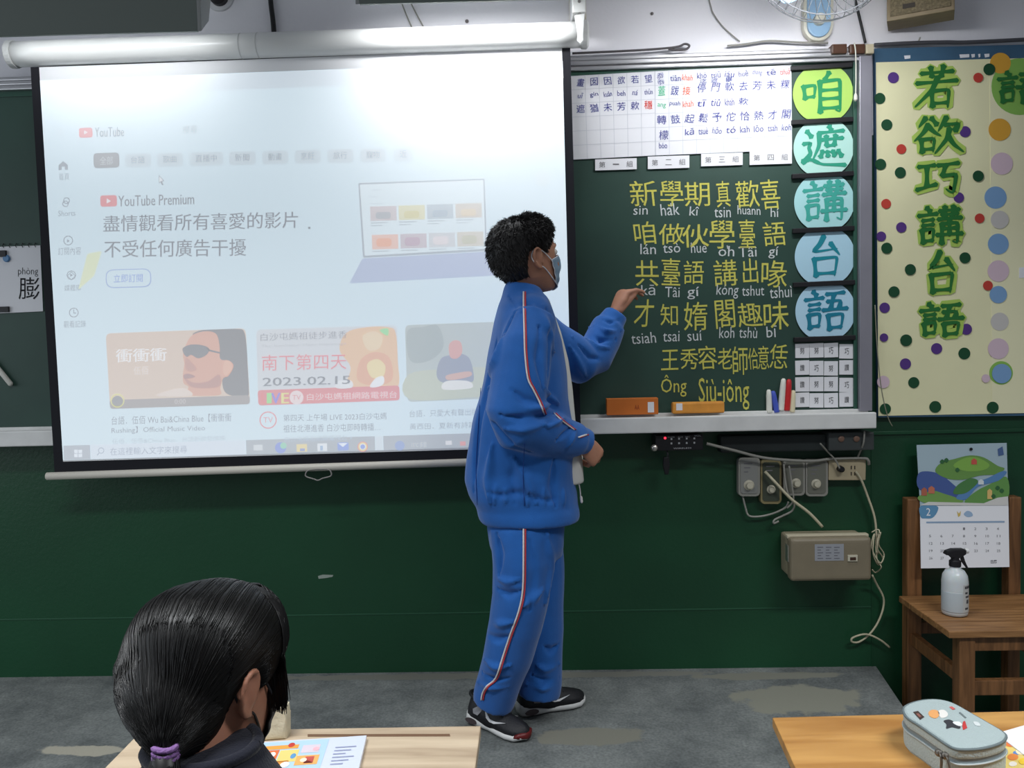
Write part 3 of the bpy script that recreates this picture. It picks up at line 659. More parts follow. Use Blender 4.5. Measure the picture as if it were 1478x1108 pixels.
words('caption_text', (98, 108, 122), [('台語．伍佰 Wu Bai&China Blue【衝衝衝', 161, 601, 334, 613), ('Rushing】Official Music Video', 161, 616, 296, 627)], slope=-0.03)
words('caption_text', (166, 182, 196), [('伍佰．伍佰&China Blue．台語新歌發燒榜', 162, 633, 325, 641)])
# second video card
T2 = [(369.5, 475.5), (573, 469), (577, 577.5), (373, 585)]
part('video_thumbnail', (206, 212, 218), lambda m: rect(m, T2, 1, 8), label='pale and orange picture with a red date headline')
part('picture_flowers', (232, 180, 116), PP(2, [(500, 480), (530, 472), (560, 472), (571, 480), (574, 520), (574, 558), (540, 559), (500, 560), (506, 530), (490, 505)]))
part('picture_flowers', (236, 206, 150), PP(3, [(524, 484), (540, 478), (552, 486), (548, 502), (534, 506), (526, 498)])); part('picture_flowers', (226, 150, 84), PP(3, [(520, 520), (540, 508), (562, 516), (566, 548), (540, 556), (516, 548)]))
part('picture_flowers', (238, 214, 130), PP(4, [(530, 526), (544, 518), (556, 528), (552, 544), (536, 544)])); part('picture_paper', (236, 240, 244), PP(5, [(534, 558), (542, 546), (553, 543), (554, 553), (546, 558)]) ); part('picture_paper', (226, 230, 234), PP(5, [(486, 560), (488, 551), (506, 549), (508, 559)])); part('picture_leaf', (120, 220, 120), PP(5, [(548, 476), (560, 474), (560, 484), (554, 482)]))
words('picture_title', (108, 112, 116), [('白沙屯媽祖徒步進香', 376, 481, 501, 492)], layer=5, slope=-0.035); words('picture_subtitle', (158, 160, 164), [('The Baishatun Mazu Pilgrimage', 377, 497, 500, 502)], layer=5)
words('picture_headline', (222, 66, 76), [('南下第四天', 378, 512, 500, 535)], layer=5, slope=-0.02, off=0.005); words('picture_date', (70, 76, 84), [('2023.02.15', 379, 545, 505, 557)], layer=6, slope=-0.025, off=0.02)
part('picture_banner', (218, 78, 78), lambda m: rect(m, [(371.8, 563), (576.4, 556), (577, 577.5), (373, 585)], 3, 5))
for t, c, a, b in (('L', (230, 70, 60), 377, 384), ('I', (120, 220, 90), 385, 391), ('V', (80, 70, 220), 391, 404), ('E', (226, 226, 90), 406, 416)): words('live_letter', c, [(t, a, 567, b, 582)], layer=4, off=0.03)
part('channel_badge', (236, 214, 214), lambda m: disc(m, 428, 573.5, 10, 4)); words('badge_text', (216, 90, 90), [('TV', 422, 570, 434, 577)], layer=5); words('banner_text', (238, 214, 214), [('白沙屯媽祖網路電視台', 443, 568, 573, 578)], layer=5, slope=-0.03)
part('channel_badge', (226, 96, 100), lambda m: ring(m, 387, 606, 12.5, 1.6)); words('badge_text', (226, 120, 124), [('TV', 380, 602, 394, 610)])
words('caption_text', (98, 110, 124), [('第四天 上午場 LIVE 2023白沙屯媽', 409, 598, 558, 608), ('祖往北港進香 白沙屯即時轉播…', 409, 613, 549, 624)], slope=-0.02); words('caption_text', (160, 176, 188), [('白沙屯媽祖網路電視台 ♪', 411, 630, 508, 638)])
# third video card
T3 = [(584.5, 469), (790, 461.5), (797, 571), (588, 580)]
part('video_thumbnail', (168, 182, 176), lambda m: rect(m, T3, 1, 8), label='grey green picture of a person outdoors'); part('picture_tree', (142, 158, 152), PP(2, [(588, 478), (610, 472), (632, 470), (640, 500), (620, 520), (592, 520)]))
part('picture_lawn', (180, 190, 160), PP(2, [(590, 540), (650, 532), (700, 530), (780, 540), (788, 566), (700, 572), (592, 576)])); part('picture_torso', (110, 122, 144), PP(3, [(636, 518), (650, 512), (664, 510), (678, 518), (684, 545), (676, 552), (640, 552), (630, 540)]))
part('picture_head', (214, 134, 112), PP(4, [(648, 498), (656, 491), (665, 494), (667, 508), (660, 517), (650, 515)])); part('picture_arms', (206, 150, 120), PP(4, [(644, 542), (660, 538), (678, 536), (680, 542), (662, 547), (646, 548)])); part('picture_paper', (228, 230, 226), PP(4, [(640, 562), (644, 550), (676, 550), (680, 560)]))
words('caption_text', (128, 142, 152), [('台語．只愛大有聲出版', 591, 592, 690, 602), ('黃西田．夏新有詩篇．', 591, 611, 690, 620)])
# task bar along the bottom
def strip(x0, x1, rgb, l=1, nm='taskbar'):
    ya = lambda x: 643 - (x - 92) * 0.0305
    part(nm, rgb, lambda m: rect(m, [(x0, ya(x0)), (x1, ya(x1)), (x1 + 0.6, ya(x1) + 20.5), (x0 + 0.6, ya(x0) + 20.5)], l))
strip(91.6, 130, (150, 160, 172)); strip(131, 354, (212, 226, 240)); strip(355, 541, (150, 160, 168)); strip(542, 552, (206, 222, 232)); strip(553, 824, (150, 160, 168))
part('start_icon', (226, 236, 246), lambda m: [rect(m, bx(107 + 6.2 * i, 649 + 5.8 * j, 112.2 + 6.2 * i, 653.8 + 5.8 * j), 2) for i in (0, 1) for j in (0, 1)])
part('search_icon', (140, 156, 176), lambda m: (ring(m, 146, 650, 4.5, 1.2, 2), rect(m, [(142.6, 653), (143.6, 654), (140.6, 657.4), (139.6, 656.4)], 2)))
words('taskbar_text', (128, 142, 164), [('在這裡輸入文字來搜尋', 159, 646, 270, 657)], layer=2, slope=-0.03)
part('taskbar_icon', (206, 214, 218), lambda m: rect(m, bx(366, 642, 379, 650), 2)); part('taskbar_icon', (64, 104, 216), lambda m: disc(m, 405, 646, 8, 2)); part('taskbar_icon', (110, 206, 160), lambda m: disc(m, 409, 643, 4.5, 3))
part('taskbar_icon', (232, 208, 110), lambda m: rect(m, bx(428, 641, 443, 652), 2)); part('taskbar_icon', (96, 120, 190), lambda m: rect(m, bx(433, 647, 440, 651), 3)); part('taskbar_icon', (226, 234, 240), lambda m: rect(m, bx(458, 640, 472, 651), 2)); part('taskbar_icon', (130, 170, 210), lambda m: rect(m, bx(462, 643, 466, 650), 3))
part('taskbar_icon', (72, 122, 224), lambda m: rect(m, bx(487, 638.5, 503, 650), 2, 2)); part('taskbar_icon', (226, 236, 250), lambda m: m.poly([PI(3)(488, 639.5), PI(3)(502, 639), PI(3)(495, 645)]))
for c, r, l in (((226, 90, 80), 7.5, 2), ((236, 206, 90), 6.4, 3), ((240, 244, 248), 4.4, 4), ((76, 122, 226), 3.4, 5)): part('taskbar_icon', c, lambda m: disc(m, 523.5, 644.5, r, l))
part('taskbar_icon', (100, 136, 206), lambda m: disc(m, 577, 643, 7, 2)); words('taskbar_text', (206, 216, 224), [('15°C 多雲', 594, 638, 616, 646)], layer=2); part('taskbar_icon', (226, 120, 110), lambda m: rect(m, bx(664, 637, 672, 643), 2)); part('taskbar_icon', (226, 226, 230), lambda m: rect(m, bx(643, 636, 652, 642), 2))

# wall bracket holding the tube
sb = thing('screen_bracket', 'white metal bracket holding the end of the projection screen tube', 'bracket', at(833, 45, -0.1))
m = MB(); a, b = at(824, 45, -0.10), at(848, -30, -0.10); m.box((a.x, -0.002, a.z), (b.x, -0.010, b.z), 0.002); m.build('wall_plate', mat('beige_metal', (206, 200, 180), 0.4), sb)
m = MB(); a, b = at(826, 18, -0.19), at(845, -30, -0.19); m.box((a.x, -0.008, a.z), (b.x, -0.190, b.z), 0.004); m.prism([at(x, y, -0.200) for x, y in ((829, 22), (844, 19), (841, 44), (842, 58), (838, 63), (833, 58), (834, 44))], (0, 0.012, 0), 0.002)
m.build('bracket_arm', CASE, sb)
m = MB(); m.lathe(at(836, 22, -0.190), (0, -1, 0), [(0.008, 0), (0.008, 0.003), (0.005, 0.005)], 16); m.lathe(at(836, 2, -0.190), (0, -1, 0), [(0.005, 0), (0.005, 0.002)], 12); m.build('bolt', mat('steel_bolt', (170, 168, 164), 0.35, metal=0.8), sb)

# ------------------------------------------------------------------ blackboard lamps hanging in front of the wall
def lamp(x0, x1, y0, y1, Y, name_label, tilt, power):
    a, b = at(x0, y0, Y), at(x1, y1, Y)
    base = Vector(((a.x + b.x) / 2, Y, min(a.z, b.z)))
    t = thing('board_lamp', name_label, 'lamp', base, 'lamps over the blackboard')
    zl = a.z; xa, xb = a.x, b.x; dz = b.z - a.z
    H = 0.17; D = 0.10
    prof = [(0, 0), (0.0, H), (D * 0.55, H + 0.02), (D, H - 0.01), (D, H - 0.02), (D * 0.55, H + 0.008), (0.012, H - 0.012), (0.008, 0.0)]
    m = MB(); pts = [Vector((xa, Y + p[0], zl + p[1])) for p in prof]
    m.prism(pts, (xb - xa, 0, dz)); m.build('reflector', mat('lamp_reflector', (112, 120, 114), 0.45, 0.4), t)
    for x, zz in ((xa, zl), (xb, zl + dz)):
        s = 1 if x == xb else -1
        MB().prism([Vector((x, Y, zz)), Vector((x, Y, zz + H)), Vector((x, Y + D, zz + H)), Vector((x, Y + D * 0.6, zz + 0.05))], (s * 0.012, 0, 0), 0.002).build('end_plate', mat('lamp_end', (150, 152, 150), 0.5), t)
    m = MB(); m.tube([Vector((xa + 0.03, Y + 0.055, zl + 0.085)), Vector((xb - 0.03, Y + 0.055, zl + dz + 0.085))], 0.013, 14)
    m.build('fluorescent_tube', mat('tube_glow', (255, 255, 255), 0.5, emit=(244, 250, 255), estr=6), t)
    m = MB(); 
    for f in (0.2, 0.8): m.tube([Vector((xa + (xb - xa) * f, Y + 0.05, zl + H)), Vector((xa + (xb - xa) * f, Y + 0.05, 3.1))], 0.006, 8)
    m.build('hanger_rod', BLK, t)
    L = area('board_lamp_light', ((xa + xb) / 2, Y + 0.075, zl + dz / 2 + 0.06), ((xa + xb) / 2, -0.03, zl - tilt), (xb - xa) * 0.9, 0.05, power, (0.96, 0.98, 1.0), 150)
    L.parent = t; L.location = L.location - base
    return t
lamp(-60, 285, 54, 45, -0.38, 'grey green hanging lamp above the icon side of the projection screen', 0.5, 0.75)
lamp(519, 822, 6, -2, -0.38, 'dark hanging lamp above the laptop picture side of the projection screen', 0.5, 3.4)
lamp(1040, 1340, -30, -40, -0.62, 'hanging lamp above the fan', 0.4, 4.4)

# small things on the upper wall
kn = thing('ceiling_hook', 'small dark round hook plate with a pale rim above the projection screen', 'hook', at(317, 0, -0.01))
MB().lathe(at(317, -5, 0), (0, -1, 0), [(0.05, 0), (0.05, 0.01), (0.038, 0.016)], 28).build('rim', mat('pale_rim', (206, 206, 208), 0.4), kn)
MB().lathe(at(317, -4, -0.016), (0, -1, 0), [(0.03, 0), (0.03, 0.02), (0.02, 0.03), (0, 0.034)], 24).build('knob', BLK, kn)
def cable(pts, r, name, material, label, cat='cable', Y=-0.012, group=None, parent=None, n=5):
    P = [at(p[0], p[1], p[2] if len(p) > 2 else Y) for p in pts]
    m = MB(); m.tube(catmull(P, n), r, 6); return m.build(name, material, parent, smooth=True, label=label, cat=cat, group=group)
BLKC = mat('black_cable', (30, 30, 32), 0.5); GRYC = mat('grey_cable', (150, 148, 140), 0.5); BEIC = mat('beige_cable', (196, 188, 160), 0.5); WHIC = mat('white_cord', (214, 212, 200), 0.5)
cable([(389, -30), (391, 5), (394, 30), (396, 56)], 0.008, 'wall_cable', BLKC, 'short thick black cable running down the white wall to the screen tube')
cable([(579, 2), (586, 20), (595, 41)], 0.0025, 'wall_cable', GRYC, 'first of two thin grey wires beside each other above the screen tube', Y=-0.006)
cable([(592, 2), (601, 20), (613, 42)], 0.0025, 'wall_cable', GRYC, 'second of two thin grey wires, nearer the wall stain', Y=-0.006)
m = MB(); m.lathe(at(674, 31, 0), (0, -1, 0), [(0.006, 0), (0.006, 0.004), (0.002, 0.008)], 10); m.build('wall_nail', mat('rusty_nail', (110, 104, 104), 0.5), label='small nail in the white wall above the screen tube', cat='nail')
m = MB(); m.lathe(at(941, 20, 0), (0, -1, 0), [(0.005, 0), (0.005, 0.004), (0.002, 0.008)], 10); m.build('wall_nail', mat('rusty_nail', (110, 104, 104), 0.5), label='small nail in the white wall above the gridded sheets', cat='nail')
lp = [(826, 77, -0.03), (870, 75, -0.03), (930, 72, -0.03), (975, 68, -0.03), (988, 63.5, -0.03), (995, 66, -0.03), (990, 71, -0.03), (975, 72, -0.03), (965, 70.5, -0.03)]
cable(lp, 0.004, 'looped_cord', mat('dark_grey_cord', (82, 78, 80), 0.6), 'dark cord with a loop lying along the top of the blackboard rail', 'cord')
cable([(1022, -5), (1026, 8), (1030, 20), (1045, 40), (1068, 60)], 0.002, 'wall_wire', GRYC, 'thin grey wire hanging above the gridded sheets', Y=-0.008)
cable([(1050, 66, -0.02), (1080, 63, -0.02), (1110, 59, -0.02), (1150, 61, -0.02), (1195, 62, -0.02)], 0.0035, 'wall_wire', GRYC, 'grey wire lying along the rail below the wall fan', Y=-0.02)
cable([(1232, -10), (1238, 15), (1244, 40), (1249, 62)], 0.0045, 'wall_cable', BLKC, 'black cable dropping between the wall fan and the wall speaker', Y=-0.015)
pc = thing('pull_cord', 'thin cream pull cord with a small knob beside the lime circle', 'cord', at(1234, 140, -0.075))
cable([(1233, 62, -0.075), (1235, 75, -0.075), (1235.5, 110, -0.075), (1235, 138, -0.075)], 0.0022, 'cord', WHIC, None, None, parent=pc)
p = at(1235, 146, -0.075); MB().lathe(p, (0, 0, 1), [(0.002, 0), (0.006, 0.004), (0.0055, 0.016), (0.003, 0.024)], 12).build('cord_knob', WHIC, pc)
cable([(1262, 65), (1320, 62), (1364, 61), (1400, 61), (1520, 55)], 0.007, 'wall_conduit', mat('dark_conduit', (74, 74, 80), 0.5), 'dark conduit running along the white wall above the bulletin board', 'conduit', Y=-0.03)
cable([(1326, 60), (1328, 54)], 0.003, 'wall_peg', GRYC, 'small grey peg sticking up from the dark conduit', 'peg', Y=-0.03)

# wall fan
fan = thing('wall_fan', 'white wall fan with a pale blue base plate, mostly cut off by the photo top', 'fan', at(1181, 58, -0.01))
CREAM = mat('cream_plastic', (214, 210, 194), 0.35); PALEB = mat('pale_blue_plastic', (150, 184, 214), 0.35)
def pill_pts(x0, x1, y0, y1, Y, n=14):
    r = (x1 - x0) / 2; cx = (x0 + x1) / 2
    return [at(x0, y0, Y)] + [at(cx - r * cos(pi * k / n), y1 - r + r * sin(pi * k / n), Y) for k in range(n + 1)] + [at(x1, y0, Y)]
MB().prism(pill_pts(1160, 1203, -60, 59, -0.03), (0, 0.028, 0), 0.006).build('base_plate', CREAM, fan)
MB().prism(pill_pts(1166, 1199, -50, 53, -0.040), (0, 0.012, 0), 0.004).build('control_panel', PALEB, fan)
MB().lathe(at(1182, 29, -0.04), (0, -1, 0), [(0.019, 0), (0.018, 0.016), (0.013, 0.02)], 24).build('knob', CREAM, fan)
fc_ = at(1188, -74, -0.30); hub = at(1188, -74, -0.20)
MB().tube([at(1180, -40, -0.035), at(1184, -62, -0.12), hub], 0.022, 14).build('neck', CREAM, fan, smooth=True)
MB().lathe(hub + Vector((0, 0.06, 0)), (0, -1, 0), [(0.03, 0), (0.05, 0.02), (0.05, 0.11), (0.02, 0.14), (0, 0.145)], 24).build('motor', CREAM, fan, smooth=True)
m = MB(); R = 0.205
for yo in (0.03, 0.0, -0.03):
    m.tube([fc_ + Vector((R * (1 - abs(yo)) * cos(2 * pi * k / 48), yo, R * (1 - abs(yo)) * sin(2 * pi * k / 48))) for k in range(49)], 0.0019, 6, cap=False)
for k in range(44):
    a = 2 * pi * k / 44; u = Vector((cos(a), 0, sin(a)))
    m.tube(catmull([fc_ + u * 0.03 + Vector((0, -0.075, 0)), fc_ + u * 0.15 + Vector((0, -0.06, 0)), fc_ + u * R, fc_ + u * 0.15 + Vector((0, 0.06, 0)), fc_ + u * 0.05 + Vector((0, 0.075, 0))], 4), 0.0011, 4)
m.lathe(fc_ + Vector((0, -0.07, 0)), (0, -1, 0), [(0.036, 0), (0.036, 0.008), (0.02, 0.012)], 24)
m.build('wire_cage', mat('grey_wire', (100, 102, 106), 0.4), fan)
for k in range(3):
    a = 2 * pi * k / 3 + pi / 2; u = Vector((cos(a), 0, sin(a))); v = Vector((-sin(a), 0, cos(a)))
    prof = [u * 0.03 + v * 0.01, u * 0.10 + v * 0.075, u * 0.165 + v * 0.07, u * 0.175 - v * 0.0, u * 0.12 - v * 0.03, u * 0.03 - v * 0.012]
    m = MB(); m.prism([fc_ + q + Vector((0, v.dot(q) * 0.3, 0)) for q in catmull(prof, 4, True)], (0, 0.003, 0)); m.build('blade', PALEB, fan)

# wall speaker
sp = thing('wall_speaker', 'beige brown box speaker at the top of the white wall over the bulletin board', 'speaker', at(1328, 30, -0.06))
fa, fb = at(1280, 31, -0.105), at(1378, 16, -0.185); fb.z = fa.z; ux = (fb - fa).normalized(); un = Vector((ux.y, -ux.x, 0)); upz = Vector((0, 0, 0.24)); wd_ = (fb - fa).length
MB().prism([fa, fb, fb + upz, fa + upz], -un * 0.10, 0.004).build('cabinet', mat('speaker_cabinet', (138, 122, 96), 0.6, var=0.1, vscale=30), sp)
G_ = lambda u, z, o: fa + ux * u + Vector((0, 0, z)) + un * o
MB().prism([G_(0.010, 0.012, 0.004), G_(wd_ - 0.010, 0.012, 0.004), G_(wd_ - 0.010, 0.23, 0.004), G_(0.010, 0.23, 0.004)], -un * 0.006, 0.002).build('grille', mat('speaker_grille', (124, 112, 88), 0.9, var=0.35, vscale=160, bump=0.6, bscale=300), sp)
MB().prism([G_(0.045, 0.028, 0.0055), G_(0.080, 0.028, 0.0055), G_(0.080, 0.042, 0.0055), G_(0.045, 0.042, 0.0055)], -un * 0.003).build('badge', mat('speaker_badge', (56, 48, 40), 0.5), sp)
bk = fa.lerp(fb, 0.5); MB().box((bk.x - 0.03, -0.002, fa.z + 0.10), (bk.x + 0.03, bk.y + 0.07, fa.z + 0.16), 0.004).build('mounting_arm', BLK, sp)
MB().lathe(at(1375, 16, -0.004), (0, -1, 0), [(0.004, 0), (0.004, 0.004)], 10).build('wall_nail', mat('rusty_nail', (110, 104, 104), 0.5), label='small nail beside the wall speaker', cat='nail')

# ------------------------------------------------------------------ bulletin board with the yellow poster
YU = -0.022
bu = thing('bulletin_board', 'bulletin board covered in yellow paper with green characters and coloured dots', 'bulletin board', at(1400, 600, 0))
MB().prism([at(x, y, YU + 0.002) for x, y in ((1262.5, 70), (1640, 60), (1640, 598), (1268, 602))], (0, 0.018, 0)).build('panel', mat('bulletin_blue', (62, 96, 124), 0.7, var=0.12, vscale=10), bu)
bp = MB().prism([at(x, y, YU) for x, y in ((1264.5, 90), (1430, 85), (1640, 80), (1640, 594), (1478, 596), (1268, 600))], (0, 0.0018, 0)).build('backing_paper', mat('yellow_poster_paper', (236, 232, 190), 0.75, 0.2, var=0.03, vscale=4, bump=0.5, bscale=3), bu)
MB().prism([at(x, y, YU - 0.001) for x, y in ((1428.5, 86), (1640, 81), (1640, 594), (1432, 596.5))], (0, 0.0008, 0)).build('paper_panel', mat('yellow_poster_paper_b', (238, 234, 196), 0.75, 0.2, bump=0.4, bscale=3), bu)
for x, w_ in ((1305, 9), (1385, 14), (1402, 5), (1412, 3), (1421, 7)):
    m = MB(); m.prism([at(x, 81 - (x - 1262) * 0.02, YU), at(x + w_, 80.5 - (x - 1262) * 0.02, YU), at(x + w_, 85 - (x - 1262) * 0.02, YU), at(x + 1, 86 - (x - 1262) * 0.02, YU)], (0, 0.001, 0))
    m.build('torn_paper', PAPER, bu)
HALO = mat('light_green_halo', (176, 206, 96), 0.7); KG = mat('dark_green_paper', (36, 112, 50), 0.7)
for ch, x0, y0, x1, y1 in (('若', 1319, 95, 1385, 156), ('欲', 1321, 168, 1389, 222), ('巧', 1323, 230, 1385, 285), ('講', 1323, 297, 1389, 356), ('台', 1329, 361, 1388, 425), ('語', 1326, 436, 1391, 488)):
    m = MB(); put_brush(m, ch, x0, y0, x1, y1, lambda a, b, l: at(a, b, YU - 0.0022 - l * 0.00004), wd=15, slope=-0.02, taper=False); m.build('character_halo', HALO, bu)
    m = MB(); put_brush(m, ch, x0, y0, x1, y1, lambda a, b, l: at(a, b, YU - 0.0036 - l * 0.00006), wd=8.2, slope=-0.02); m.build('paper_character', KG, bu)
DC = {'p': ('purple_dot', (90, 60, 132)), 'g': ('green_dot', (34, 78, 52)), 'r': ('red_dot', (196, 70, 60)), 'o': ('orange_dot', (222, 166, 64)), 'k': ('pink_dot', (216, 192, 204)), 'b': ('blue_dot', (128, 166, 208)), 'l': ('lilac_dot', (204, 200, 196)), 'n': ('leaf_green_dot', (140, 188, 92))}
for s in '''p 1289.5 112 8|g 1270 142 8|g 1280 180 8|r 1301 215 7|g 1271 237 8|g 1299.6 249 8|p 1393 190 8|g 1412 254 8|p 1384 285 7.5|r 1279 294 7|r 1414 315 7|p 1301 328 7.5|p 1272 341 7|g 1280 358 8|g 1393 372 8|g 1314 389 8|g 1290.5 421 8|p 1277 444 7.5|p 1395 475 8|g 1308 491 8.5|p 1276 487 6|p 1352 503 8|g 1392 510 8.5|p 1307 525 8|g 1319 552 8|g 1350 587 8.5|g 1433 588 8.5|g 1278 590 8|k 1275 551 9|k 1423 546 6|o 1444 91 15|g 1428 100 8.5|r 1412 112 7|n 1472 125 41|o 1443 187 16|k 1446 236 16|b 1437 285 16|l 1443 317 13|b 1441 352 15|k 1441 391 15.5|r 1426 412 7|b 1441 425 12.5|l 1443 464 13|k 1441 503 15|n 1445 538 17|b 1446 539 14'''.split('|'):
    k, x, y, r = s.split(); x, y, r = float(x), float(y), float(r); nm, c = DC[k]
    lay = 0.0016 + 0.0012 * random.random() + (0.0014 if (k in 'gr' and x in (1428, 1412)) or (k == 'b' and x == 1446) else 0)
    if k == 'n': lay = 0.0014
    MB().prism([at(x + r * cos(2 * pi * i / 36), y + r * sin(2 * pi * i / 36), YU - lay) for i in range(36)], (0, 0.0006, 0)).build('paper_dot', mat(nm, c, 0.7, 0.2), bu, label=nm.replace('_', ' ').replace('dot', 'paper dot'))
m = MB(); put_brush(m, '語', 1438, 102, 1504, 152, lambda a, b, l: at(a, b, YU - 0.0040 - l * 0.00006), wd=7.5, slope=-0.02); m.build('paper_character', KG, bu)
MB().prism([at(x, y, YU - 0.002) for x, y in ((1471, 386), (1500, 384), (1500, 400), (1471, 401))], (0, 0.0008, 0)).build('pale_note', PAPER, bu)
cable([(1263, 440), (1266, 500), (1272, 560), (1281, 600), (1288, 615)], 0.0018, 'thin_wire', mat('greyish_wire', (130, 130, 112), 0.6), 'thin wire hanging along the side edge of the yellow poster', 'wire', Y=-0.06)
# ------------------------------------------------------------------ things under the chalk tray
mx_ = thing('microphone_receiver', 'black control box with a red light and small white print under the chalk tray', 'control box', at(970, 649, -0.08))
m = MB(); box_px(m, 946, 628, 1015, 650, -0.002, -0.085, 0.003); m.build('case', mat('black_plastic', (26, 26, 30), 0.4), mx_)
m = MB(); m.lathe(at(960, 632, -0.085), (0, -1, 0), [(0.004, 0), (0.004, 0.001), (0.0015, 0.0025)], 12); m.build('power_light', mat('red_led', (255, 60, 70), 0.4, emit=(255, 40, 60), estr=3), mx_, label='red light')
m = MB()
for i in range(4):
    for j in range(2): box_px(m, 968 + i * 11, 632 + j * 6.5 - i * 0.3, 970.4 + i * 11, 634.5 + j * 6.5 - i * 0.3, -0.084, -0.0868)
m.build('button', mat('pale_buttons', (176, 178, 180), 0.4), mx_)
m = MB(); P = lambda a, b: at(a, b, -0.0856)
for t, x0, y0, x1, y1 in (('POWER', 964, 630, 974, 632), ('AUX', 978, 629.7, 986, 631.7), ('MIC', 989, 629.4, 996, 631.4), ('VOL', 1002, 627.6, 1012, 630), ('WIRELESS', 972, 646, 998, 648)): put_text(m, t, x0, y0, x1, y1, P, slope=-0.03)
m.build('printed_text', mat('grey_white_print', (190, 190, 192), 0.6), mx_)
m = MB(); q = at(947, 646, -0.085); m.lathe(q, (-0.5, -1, 0.1), [(0.007, 0), (0.007, 0.012), (0.011, 0.014), (0.011, 0.022), (0.004, 0.025)], 14); m.build('silver_plug', mat('silver_metal', (206, 200, 190), 0.3, metal=0.85), mx_, smooth=True)
m = MB(); m.tube(catmull([at(962, 649, -0.07), at(964, 656, -0.075), at(963, 661, -0.075)], 4), 0.003, 6); m.prism([at(x, y, -0.08) for x, y in ((958, 660), (966, 659), (967, 672), (965, 685), (960, 685), (957, 672))], (0, 0.014, 0), 0.003)
m.build('hanging_plug', mat('black_plastic', (26, 26, 30), 0.4), mx_)
gb = thing('cable_tray_box', 'dark grey junction box under the end of the chalk tray', 'junction box', at(1225, 655, -0.06))
m = MB(); box_px(m, 1196, 624, 1262, 650, -0.002, -0.075, 0.005); m.build('case', mat('dark_grey_box', (66, 70, 70), 0.4, var=0.1, vscale=20), gb)
for x in (1214, 1236): MB().lathe(at(x, 633, -0.075), (0, -1, 0), [(0.010, 0), (0.010, 0.003), (0.005, 0.005)], 16).build('screw_cap', mat('brown_cap', (120, 92, 78), 0.5), gb)
m = MB(); box_px(m, 1040, 628, 1194, 652, -0.002, -0.055, 0.006); m.build('cable_duct', mat('dark_duct', (36, 42, 42), 0.5, var=0.2, vscale=12), label='dark cable duct between the black control box and the grey junction box', cat='cable duct')

PLG = mat('grey_plate', (150, 148, 140), 0.45); DKP = mat('dark_plate_face', (70, 76, 64), 0.4); GLD = mat('old_gold_plate', (140, 128, 92), 0.45); KNB = mat('cream_knob', (196, 190, 170), 0.4)
def vol_box(x0, y0, x1, y1, outer, inner, label, kx, ky, kr, Yf=-0.03, kind=0):
    t = thing('volume_control', label, 'wall control', at((x0 + x1) / 2, y1, Yf / 2), 'volume controls under the chalk tray')
    r = 5
    def rr(x0, y0, x1, y1, Y, r):
        pts = []
        for cx, cy, a0 in ((x1 - r, y0 + r, -pi / 2), (x1 - r, y1 - r, 0), (x0 + r, y1 - r, pi / 2), (x0 + r, y0 + r, pi)):
            for k in range(6): a = a0 + pi / 2 * k / 5; pts.append(at(cx + r * cos(a), cy + r * sin(a), Y))
        return pts
    MB().prism(rr(x0, y0, x1, y1, Yf, r), (0, -Yf - 0.002, 0), 0.003).build('housing', outer, t)
    MB().prism(rr(x0 + 3, y0 + 3, x1 - 3, y1 - 4, Yf - 0.0025, 3.5), (0, 0.003, 0), 0.001).build('face_plate', inner, t)
    MB().lathe(at(kx, ky, Yf - 0.002), (0, -1, 0), [(kr * 1.5, 0), (kr * 1.45, 0.002), (kr, 0.004), (kr * 0.85, 0.015), (0, 0.016)], 20).build('knob', KNB, t)
    m = MB()
    for i in range(3): box_px(m, x0 + 8, y0 + 8 + i * 6, x0 + 12 + 8 - i * 3, y0 + 9.6 + i * 6, Yf, Yf - 0.0033)
    m.build('printed_marks', GREYI, t)
    for k in range(9):
        pass
    return t
vol_box(1066, 660, 1097, 716, PLG, mat('grey_plate_face', (142, 142, 138), 0.4), 'grey wall volume control, first from the black control box', 1081, 700, 0.012)
vol_box(1098, 664, 1128, 727, GLD, DKP, 'yellowed wall volume control with a dark face, hanging lowest of the four', 1113, 706, 0.010)
vol_box(1131, 663, 1162, 715, PLG, mat('mid_plate_face', (116, 116, 106), 0.4), 'grey wall volume control beside the yellowed one, with cables hanging over it', 1149, 697, 0.011)
vol_box(1163, 663, 1195, 716, PLG, mat('mid_plate_face', (116, 116, 106), 0.4), 'grey wall volume control beside the beige socket strip', 1178, 698, 0.011)
so = thing('socket_strip', 'beige socket strip with one black plug next to the volume controls', 'socket', at(1223, 694, -0.02))
m = MB(); box_px(m, 1196, 661, 1250, 693, -0.002, -0.03, 0.004, rot=0.02); m.build('housing', mat('beige_socket', (182, 168, 138), 0.45), so)
m = MB(); m.lathe(at(1212, 676, -0.03), (0, -1, 0), [(0.011, 0), (0.010, 0.02), (0.005, 0.026)], 16); m.build('black_plug', BLK, so)
m = MB()
for x in (1228, 1233): 
    for y in (672, 681): box_px(m, x, y, x + 1.6, y + 5, -0.03, -0.0308)
m.build('socket_slots', mat('slot_dark', (60, 54, 46), 0.6), so)
